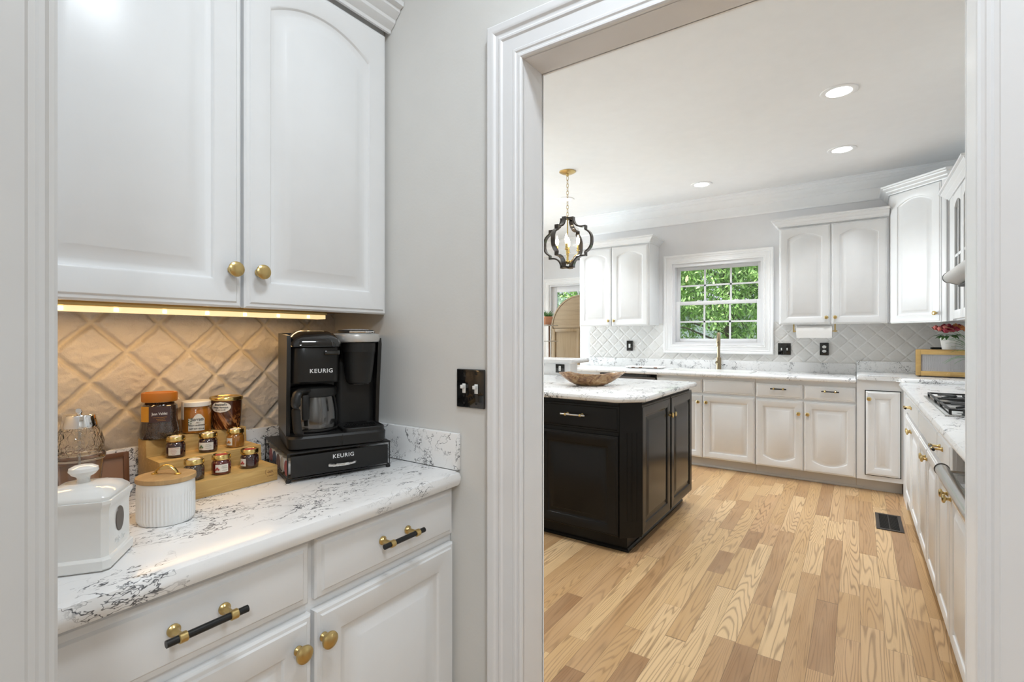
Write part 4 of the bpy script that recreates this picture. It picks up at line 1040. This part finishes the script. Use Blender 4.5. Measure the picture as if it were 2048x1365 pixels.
B().lathe([(.036, 0), (.0385, .002), (.052, .098), (.0535, .100), (.0535, .112), (.0500, .112), (.049, .098), (.0, .095)], n=44, cap1=False).out('pot', 'matteceramic', fp)
rng = random.Random(3)
def rose(c, r, seed):
    b = B(); rg = random.Random(seed)
    for k in range(11):
        t_ = k/11; a = k*2.4; rad = r*(.15+.85*t_); tilt_ = .25+1.05*t_
        rows = []
        for i in range(5):
            s_ = i/4; row = []
            for j in range(6):
                q = (j/5-.5)*2; ang = a+q*.75
                rr_2 = rad*(.35+.65*math.sin(s_*tilt_*1.1)); zz = r*(.9*math.cos(t_*1.2)+.1)*s_*1.2-(q*q)*r*.18*s_
                row.append((c[0]+rr_2*math.cos(ang), c[1]+rr_2*math.sin(ang), c[2]-r*.35+zz))
            rows.append(row)
        b.loops(rows, False)
    return b
fl = [(-.045, -.03, .140, 'flower_pink'), (-.062, .0, .150, 'flower_pink'), (-.018, -.045, .150, 'flower_pink'), (.0, -.02, .160, 'flower_red'), (.030, -.045, .138, 'flower_red'), (.035, .0, .162, 'flower_orange'), (-.02, .02, .160, 'flower_red'), (.062, -.02, .148, 'flower_orange'), (.010, -.055, .132, 'flower_red'), (.085, .01, .140, 'flower_orange'), (-.02, -.06, .128, 'flower_red'), (.055, .03, .158, 'flower_red'), (.098, -.03, .120, 'flower_pink')]
for i, (x, y, z, m_) in enumerate(fl):
    rose((x*1.2, y*1.2, z*1.02+.012), .034, i).out('flower', m_, fp, weld=False)
def leafb(b, p, d, L, wd, droop=.3, fold=.2):
    d = Vector(d).normalized(); up_ = Vector((0, 0, 1)); s_ = d.cross(up_).normalized(); rows = []
    for i in range(6):
        t_ = i/5; c = Vector(p)+d*L*t_-up_*droop*L*t_*t_; w_ = wd*math.sin(math.pi*min(.98, .12+t_*.86))
        rows.append([c-s_*w_+up_*w_*fold, c, c+s_*w_+up_*w_*fold])
    b.loops(rows, False)
b = B()
for k in range(26):
    a = rng.uniform(0, 6.28); leafb(b, (.030*math.cos(a), .030*math.sin(a), .108), (math.cos(a), math.sin(a), rng.uniform(-.1, .6)), rng.uniform(.045, .08), .014, .5)
b.out('leaves', 'leaf', fp, weld=False)
sp = thing('grassy_plant', 'white pot of thin arching grass leaves standing right of the bread box front', 'potted plant', (.765, 4.835, .9415))
B().lathe([(.045, 0), (.06, .003), (.07, .085), (.066, .085), (.060, .075), (0, .074)], n=36, cap1=False).out('pot', 'matteceramic', sp)
b = B()
for k in range(26):
    a = rng.uniform(2.3, 4.3) if k < 20 else rng.uniform(4, 6.28); L_ = rng.uniform(.22, .34); el = rng.uniform(1.2, 2.3); P_ = []
    for i in range(9): t_ = i/8; P_.append(Vector((math.cos(a)*L_*t_*.85, math.sin(a)*L_*t_*.85, max(.03, .075+L_*t_*el*.9-L_*.95*t_*t_))))
    s_ = Vector((-math.sin(a), math.cos(a), 0)); b.loops([[p-s_*.0075*(1-i/8.4), p+Vector((0, 0, .002)), p+s_*.0075*(1-i/8.4)] for i, p in enumerate(P_)], False)
b.out('leaves', 'leaf', sp, weld=False)

# ---- paper towel
ph = thing('paper_towel_holder', 'brass paper towel holder fixed under the wall cabinet right of the window', 'holder', (-.475, 5.30, 1.377))
b = B(); b.tube([(.0, 0, -.070), (.335, 0, -.070)], .0055, 12); b.out('rod', 'brass', ph)
for x in (-.004, .318):
    b = B(); b.box(x-.006, x+.006, -.010, .010, -.080, -.002, .002); b.box(x-.006, x+.022, -.014, .014, -.0045, -.0005, .001); b.out('bracket', 'brass', ph, weld=False)
pr_ = thing('paper_towel_roll', 'white paper towel roll hanging below the wall cabinet', 'paper towel', (-.455, 5.30, 1.307))
b = B().lathe([(.0075, 0), (.053, 0), (.055, .002), (.055, .276), (.053, .278), (.0075, .278), (.0075, 0)], (0, 0, 0), 48, axis='x', cap0=False, cap1=False); b.out('roll', 'paper', pr_)
B().box(0.003, .275, -.0555, -.0543, -.062, .0, 0).out('loose_sheet', 'paper', pr_)
# ---- plates on the backsplash
yb = YW-.0105
plate('light_switch', 'black double light switch plate on the tiles right of the window', 'switch', (-.582, yb, 1.135), 0, .112, .115, 'switch2')
plate('wall_outlet', 'black plate with white duplex outlet on the tiles below the paper towel', 'outlet', (-.250, yb, 1.140), 0, .072, .118, 'duplex')
plate('wall_outlet', 'black outlet plate on the tiles under the left wall cabinet', 'outlet', (-2.165, yb, 1.152), 0, .075, .118, 'decora')

# ================================================================ island
IX, IY = -1.025, 2.72
isl = thing('kitchen_island', 'black island cabinet with fluted corner and paneled doors under a veined top', 'island', (IX, IY, 0))
b = B()
b.prism([(-2.10, .0205), (-.083, .0205), (-.0205, .083), (-.0205, 1.17), (-2.10, 1.17)], .092, .874, lambda u, v, a: (u, v, a)); b.out('body', 'blackcab', isl)
B().prism([(-2.10, .065), (-.078, .065), (-.078, 1.16), (-2.10, 1.16)], 0, .0915, lambda u, v, a: (u, v, a)).out('plinth', 'blackcab', isl)
B().sweep([(0, 0), (.012, 0), (.012, .012), (.004, .020), (0, .020)], [(-2.10, .065), (-.078, .065), (-.078, 1.16)], lambda u, v, h: (u, v, h), False, -1).out('base_trim', 'blackcab', isl)
f = drawer(isl, -.645, -.100, .700, .852, 'blackcab'); pull(f, -.385, .785, L=.165, sp=.10, rod='steel')
f = door(isl, -.645, -.108, .096, .676, 'blackcab', stile=.062); knob(f, -.612, .640)
f = drawer(isl, -1.25, -.660, .700, .852, 'blackcab'); pull(f, -.955, .785, L=.165, sp=.10, rod='steel')
f = door(isl, -1.25, -.660, .096, .676, 'blackcab', stile=.062); knob(f, -.70, .640)
# fluted corner post (45 degrees)
pm = Matrix.Translation((-.098, .002, 0))@Matrix.Rotation(math.radians(45), 4, 'Z')
PWd = .137; fl_ = [PWd*.28, PWd*.5, PWd*.72]; outl = [(0, .012), (0, 0)]
for c in fl_:
    outl += [(c-.0085, 0)]+[(c-.0085*math.cos(math.pi*i/6), .0065*math.sin(math.pi*i/6)) for i in range(1, 6)]+[(c+.0085, 0)]
outl += [(PWd, 0), (PWd, .012)]
b = B(); b.prism(outl, .185, .70, lambda u, v, a: (u, v, a)); b.box(0, PWd, 0, .012, .092, .185); b.box(0, PWd, 0, .012, .70, .874); b.xf(pm)
b.out('fluted_post', 'blackcab', isl, weld=False)
side = {}
def side_door(x0, x1, kx):
    L_ = door(isl, 0, x1-x0, .092, .855, 'blackcab', stile=.062); L_.location = (0, x0, 0); L_.rotation_euler = (0, 0, R90); knob(L_, kx, .735); return L_
side_door(.096, .640, .520); side_door(.652, 1.172, .030)
it = thing('island_countertop', 'white veined bullnose slab with clipped corner on top of the black island', 'countertop', (IX, IY, .8755))
B().prism([(-2.15, -.035), (-.100, -.035), (.030, .095), (.030, 1.205), (-2.15, 1.205)], 0, .0385, lambda u, v, a: (u, v, a), .0165).out('slab', 'marble_far', it)
rb = thing('raised_bar', 'raised white veined bar ledge with outlet behind the island top', 'bar ledge', (-2.05, 3.93, 0))
B().box(-1.30, -.035, .002, .14, 0, 1.018).out('panel', 'marble_far', rb)
B().prism([(-1.34, -.03), (0, -.03), (0, .33), (-1.34, .33)], 1.0185, 1.057, lambda u, v, a: (u, v, a), .0165).out('ledge', 'marble_far', rb)
plate('wall_outlet', 'black outlet plate on the veined panel under the raised bar ledge', 'outlet', (-2.185, 3.9315, .972), 0, .090, .075, 'decora')
# carved bowl
bw = thing('wooden_bowl', 'hollowed root-wood bowl with irregular rim on the island top', 'bowl', (-1.535, 3.20, .9142), math.radians(30))
nb = 64; Ls = []
for (r, z, k) in ((.075, .0, 0), (.10, .004, .2), (.150, .028, .5), (.190, .056, .8), (.215, .077, 1), (.219, .082, 1), (.211, .081, 1), (.185, .062, .8), (.140, .034, .5), (.08, .018, .2), (.02, .014, 0)):
    ring = []
    for i in range(nb):
        a = 2*math.pi*i/nb; w_ = 1+k*(.09*math.sin(2*a+.5)+.045*math.sin(3*a+1)+.03*math.sin(7*a))
        ring.append((r*w_*math.cos(a), r*w_*.62*math.sin(a), z+k*(.008*math.sin(a*3+.4)+.006*math.cos(a*2)+.002*math.sin(a*9))))
    Ls.append(ring)
B().loops(Ls, True, True, True).out('bowl', 'teak', bw, sharp=60)

# ================================================================ pendant lantern
PN = thing('pendant_lantern', 'black quatrefoil lantern with candle bulbs hanging on a brass chain', 'pendant lamp', (-2.094, 3.90, CEIL))
B().lathe([(.072, 0), (.072, -.006), (.050, -.018), (.014, -.024), (.012, -.040), (.004, -.042)], n=40).out('canopy', 'brass', PN)
b = B(); z = -.045
for k in range(12):
    pts = [(.0095*math.cos(a), 0, z-.016+.020*math.sin(a)) if k % 2 == 0 else (0, .0095*math.cos(a), z-.016+.020*math.sin(a)) for a in [2*math.pi*i/14 for i in range(14)]]
    b.tube(pts, .0022, 6, True); z -= .0315
b.out('chain', 'brass', PN, weld=False)
def arc2(p0, p1, bulge, n=8):
    p0, p1 = Vector(p0), Vector(p1); d = p1-p0; nn = Vector((-d.y, d.x)); return [p0+d*(i/n)+nn*bulge*4*(i/n)*(1-i/n) for i in range(n+1)]
CZ = -.628; cp = []
cp += [(.0, .222), (.062, .222), (.062, .200)]+[tuple(p) for p in arc2((.062, .200), (.140, .132), -.18)]+[(.176, .132), (.176, .100)]
up_half = cp+[tuple(p) for p in arc2((.176, .100), (.232, .0), .16)]
full = up_half+[(x, -y) for x, y in up_half[::-1][1:]]
def strip_frame(parent, ang, s_x=1.06):
    w_, th_ = .018, .013; L_ = []
    P2 = [Vector((x*s_x, y)) for x, y in full]; Ls_ = [[], [], [], []]
    N_ = len(P2); lo_ = []
    for i, p in enumerate(P2):
        a_ = P2[max(0, i-1)]; b_ = P2[min(N_-1, i+1)]; d = (b_-a_); d = d.normalized() if d.length > 0 else Vector((1, 0)); n_v = Vector((-d.y, d.x))
        q = p-n_v*th_
        ring = [(p.x, -w_, p.y), (p.x, w_, p.y), (max(0, q.x) if abs(p.x) < 1e-6 else q.x, w_, q.y), (max(0, q.x) if abs(p.x) < 1e-6 else q.x, -w_, q.y)]
        lo_.append(ring)
    b = B().loops(lo_, True, True, True); m_ = Matrix.Translation((0, 0, CZ))@Matrix.Rotation(ang, 4, 'Z'); b.xf(m_)
    return b.out('cage_rib', 'blackgloss2', parent, sharp=30)
M['blackgloss2'] = simple('dark_bronze_enamel', (.035, .028, .025), .18, coat=.4)
for k in range(4): strip_frame(PN, TH+math.radians(-37)+k*R90)
B().tube([(0, 0, -.40), (0, 0, CZ-.19)], .0055, 12).out('stem', 'gold', PN)
B().lathe([(.010, -.02), (.028, -.01), (.030, 0), (.012, .012), (.008, .03)], (0, 0, CZ-.165), 24).out('hub', 'gold', PN)
BR = .092
for k in range(4):
    a = TH+math.radians(-12)+k*R90; c, s_ = math.cos(a), math.sin(a)
    P_ = spline([(0, 0, CZ-.155), (c*.035, s_*.035, CZ-.160), (c*.060, s_*.060, CZ-.120), (c*BR*.96, s_*BR*.96, CZ-.100), (c*BR, s_*BR, CZ-.075)], 5)
    arm = B().tube(P_, .0038, 10).out('arm', 'gold', PN)
    B().lathe([(.004, -.078), (.016, -.072), (.015, -.066), (.0095, -.064), (.0095, -.022), (.007, -.020)], (c*BR, s_*BR, CZ), 20).out('candle_sleeve', 'gold', arm)
    B().lathe([(.006, -.020), (.012, -.006), (.0155, .010), (.0135, .030), (.007, .052), (.002, .066)], (c*BR, s_*BR, CZ), 20).out('bulb', 'bulb_glow', arm)
    lamp('candle_bulb_light', 'POINT', (-2.094+c*BR, 3.90+s_*BR, CEIL+CZ+.02), 2.2, (1, .84, .62), shadow_soft_size=.012)

# ---- recessed lights
cl = None
where = ['in the kitchen ceiling nearest the right end of the picture', 'in the ceiling in front of the tall corner cabinet', 'in the ceiling before the sink window', 'in the ceiling behind the pendant chain', 'in the ceiling just inside the doorway head']
for i, (cx, cy) in enumerate(CANS):
    lb_ = 'round white recessed light '+(where[i] if i < 5 else 'added out of view in the dining side of the ceiling')
    if cl is None:
        cl = thing('recessed_light', lb_, 'ceiling light', (cx, cy, CEIL), 0, 'recessed ceiling lights')
        B().lathe([(.098, -.0005), (.096, -.004), (.074, -.007), (.066, -.004), (.066, -.0005)], n=48, cap0=False, cap1=False).out('trim_ring', 'ceil', cl)
        B().lathe([(.067, -.0035), (.066, -.0045), (.0, -.0046)], n=40, cap1=False).out('lens', 'can_glow', cl)
    else: dup(cl, (cx, cy, CEIL), label=lb_)
for nm_, lb_, x_, y_ in (('far', 'added unseen round ceiling light in the passage behind the viewer', 1.35, -1.0), ('near', 'added unseen round ceiling light just above the coffee counter passage', -.15, .42)):
    pl_ = thing('added_fixture', lb_, 'ceiling light', (x_, y_, CEIL))  # out-of-view housings added for the pantry fill lamps
    B().lathe([(.17, -.0005), (.17, -.012), (.15, -.016)], n=40).out('base', 'brass', pl_)
    B().lathe([(.15, -.0165), (.15, -.06)], n=40, cap0=False, cap1=False).out('shade', 'white', pl_)

# ---- floor vent
fv = thing('floor_register', 'dark metal floor register set into the oak boards', 'floor vent', (.180, 4.225, .0005), 0)
b = B(); framebox(b, .145, .36, .018, .004); b.xf(Matrix.Translation((-.0725, -.18, 0))@Matrix(((1, 0, 0, 0), (0, 0, 1, 0), (0, 1, 0, 0), (0, 0, 0, 1)))).out('frame', 'bronze_dark', fv, weld=False) if False else None
b = B()
for a in ((-.0725, -.052, -.18, .18), (.052, .0725, -.18, .18), (-.052, .052, -.18, -.158), (-.052, .052, .158, .18)): b.box(a[0], a[1], a[2], a[3], 0, .005, .0015)
b.out('frame', 'bronze_dark', fv, weld=False)
B().box(-.052, .052, -.158, .158, 0, .0008).out('duct', 'blackmetal', fv)
b = B()
for k in range(24): y_ = -.150+.013*k; b.box(-.052, .052, y_, y_+.0045, .001, .0045)
b.box(-.002, .002, -.158, .158, .001, .0046); b.out('louver', 'blackmetal', fv, weld=False)

# ================================================================ dining nook
ac = thing('arched_cabinet', 'tall light oak cabinet with arched top in front of the far window', 'cabinet', (-3.565, 6.16, 0))
def arch_prof(w, h, sp_, n=20, inset=0):
    pts = [(inset, inset*0), (inset, sp_)]
    r = w/2
    for i in range(1, n): a = math.pi-math.pi*i/n; pts.append((r+(r-inset)*math.cos(a), sp_+(r-inset)*math.sin(a)))
    return pts+[(w-inset, sp_), (w-inset, inset*0)]
B().prism(arch_prof(.90, 1.83, 1.38), .012, .36, lambda u, v, a: (u, a, v)).out('case', 'oakcab', ac)
o1 = arch_prof(.90, 1.83, 1.38); o2 = arch_prof(.90, 1.83, 1.38, inset=.018)
B().loops([[(x, .012, z) for x, z in o1], [(x, -.004, z) for x, z in o1], [(x, -.004, z) for x, z in o2], [(x, .006, z) for x, z in o2]], False).out('edge_band', 'oakcabx', ac)
top = [p for p in arch_prof(.90, 1.83, 1.38, inset=.019) if p[1] >= 1.379]
B().prism(top, .003, .0115, lambda u, v, a: (u, a, v)).out('arch_panel', 'oakcabx', ac)
for x0, x1 in ((.019, .448), (.452, .881)):
    b = B(); framebox(b, x1-x0, 1.335, .045, .018, -.008); b.box(.045, x1-x0-.045, .003, .008, .045, 1.29); b.xf(Matrix.Translation((x0, 0, .035))); f = b.out('door', 'oakcab', ac, weld=False)
    B().lathe([(.004, 0), (.004, .012), (.010, .016), (.010, .020)], (x1-.025 if x0 < .1 else x0+.025, -.008, .80), 16, axis='y').out('knob', 'blackmetal', f)
et = thing('plant_shelf', 'narrow metal etagere with glass shelves left of the arched oak cabinet', 'shelf', (-3.87, 5.72, 0))
b = B()
for x in (.0, .36):
    for y in (0, .26): b.box(x, x+.018, y, y+.018, 0, 1.405, .002)
b.out('frame', 'fabric_brown', et, weld=False)
for z in (.35, .78, 1.19, 1.405): B().box(-.004, .500, -.004, .282, z, z+.012, .002).out('shelf', 'silver', et)
def succ(loc, label, s_=1.0, nl=16):
    t = thing('potted_succulent', label, 'potted plant', loc)
    B().lathe([(.050*s_, 0), (.052*s_, .002), (.066*s_, .085*s_), (.072*s_, .087*s_), (.073*s_, .112*s_), (.066*s_, .112*s_), (.062*s_, .098*s_), (0, .097*s_)], n=36, cap1=False).out('pot', 'terracotta', t)
    b = B(); rg = random.Random(int(s_*10)+nl)
    for k in range(nl):
        a = k*2.4; el = .4+1.5*(k/nl); L_ = rg.uniform(.09, .13)*s_; d = Vector((math.cos(a), math.sin(a), el)).normalized(); P_ = [Vector((0, 0, .097*s_))+d*L_*t_ for t_ in (0, .3, .6, .85, 1)]
        b.tube(P_, [.006*s_, .010*s_, .008*s_, .004*s_, .0008], 6)
    b.out('leaves', 'leaf', t, weld=False); return t
succ((-3.455, 5.86, 1.4175), 'spiky succulent in terracotta pot on top of the metal shelf')
succ((-3.455, 5.86, 1.2025-.0), 'small potted plant lower on the metal shelf behind the raised bar', .7, 20).location.z = .7925
# ================================================================ outdoors
struct(B().box(-30, 20, 6.8, 40, -.35, -.25).out('lawn_ground', 'grass'))
hs = thing('neighbor_house', 'grey lap-sided house seen through the leaves outside the sink window', 'house', (-4, 15.5, -.25))
B().box(-6, 9, 0, 6, 0, 2.3).out('wall', 'siding', hs); B().prism([(-.4, 2.3), (6.4, 2.3), (3, 5.0)], -6.3, 9.3, lambda u, v, a: (a, u, v)).out('roof', simple('slate_shingle', (.22, .22, .24), .8), hs)
def tree(label, x, y, h, cr, n, seed, low=.6, sz=.055, flat=1.0):
    t = thing('leafy_tree', label, 'tree', (x, y, -.25)); rg = random.Random(seed)
    B().tube([(0, 0, 0), (.05, .02, h*.35), (-.04, .05, h*.7), (.02, 0, h)], [.12, .10, .06, .02], 10).out('trunk', 'bark', t)
    b = B()
    for k in range(26):
        a = rg.uniform(0, 6.28); z0 = rg.uniform(.25, .85)*h; L_ = cr*rg.uniform(.6, 1)
        b.tube([(0, 0, z0), (math.cos(a)*L_*.5, math.sin(a)*L_*.5*flat, z0+rg.uniform(.1, .4)), (math.cos(a)*L_, math.sin(a)*L_*flat, z0+rg.uniform(-.2, .5))], [.025, .015, .004], 5)
    b.out('branch', 'bark', t, weld=False)
    vs, fs = [], []
    for k in range(n):
        while True:
            p = Vector((rg.uniform(-1, 1), rg.uniform(-1, 1), rg.uniform(-1, 1)))
            if p.length < 1 and noise.noise(p*3.2+Vector((seed, 0, 0))) > (-.16 if p.z > -.35 else .03): break
        c = Vector((p.x*cr, p.y*cr*flat, low+(h*1.05-low)*(p.z*.5+.5)))
        d = Vector((rg.uniform(-1, 1), rg.uniform(-1, 1), rg.uniform(-1.4, .1))).normalized(); s_ = d.cross(Vector((rg.uniform(-1, 1), rg.uniform(-1, 1), 1))).normalized()
        L_ = sz*rg.uniform(.7, 1.3); w_ = L_*.17; i0 = len(vs)
        vs += [c, c+d*L_*.5+s_*w_, c+d*L_, c+d*L_*.5-s_*w_]; fs.append((i0, i0+1, i0+2, i0+3))
    me = bpy.data.meshes.new('foliage'); me.from_pydata([tuple(v) for v in vs], [], fs); me.materials.append(M['leaves'])
    o = bpy.data.objects.new('foliage', me); COL.objects.link(o); o.parent = t; o['kind'] = 'stuff'
    return t
tree('dense leafy tree filling the sink window view', -2.1, 10.4, 4.6, 1.95, 34000, 2, .55, .105, .6)
tree('distant leafy tree seen above the arched oak cabinet', -6.9, 12.1, 5.2, 1.7, 9000, 8, .8, .16, .6)
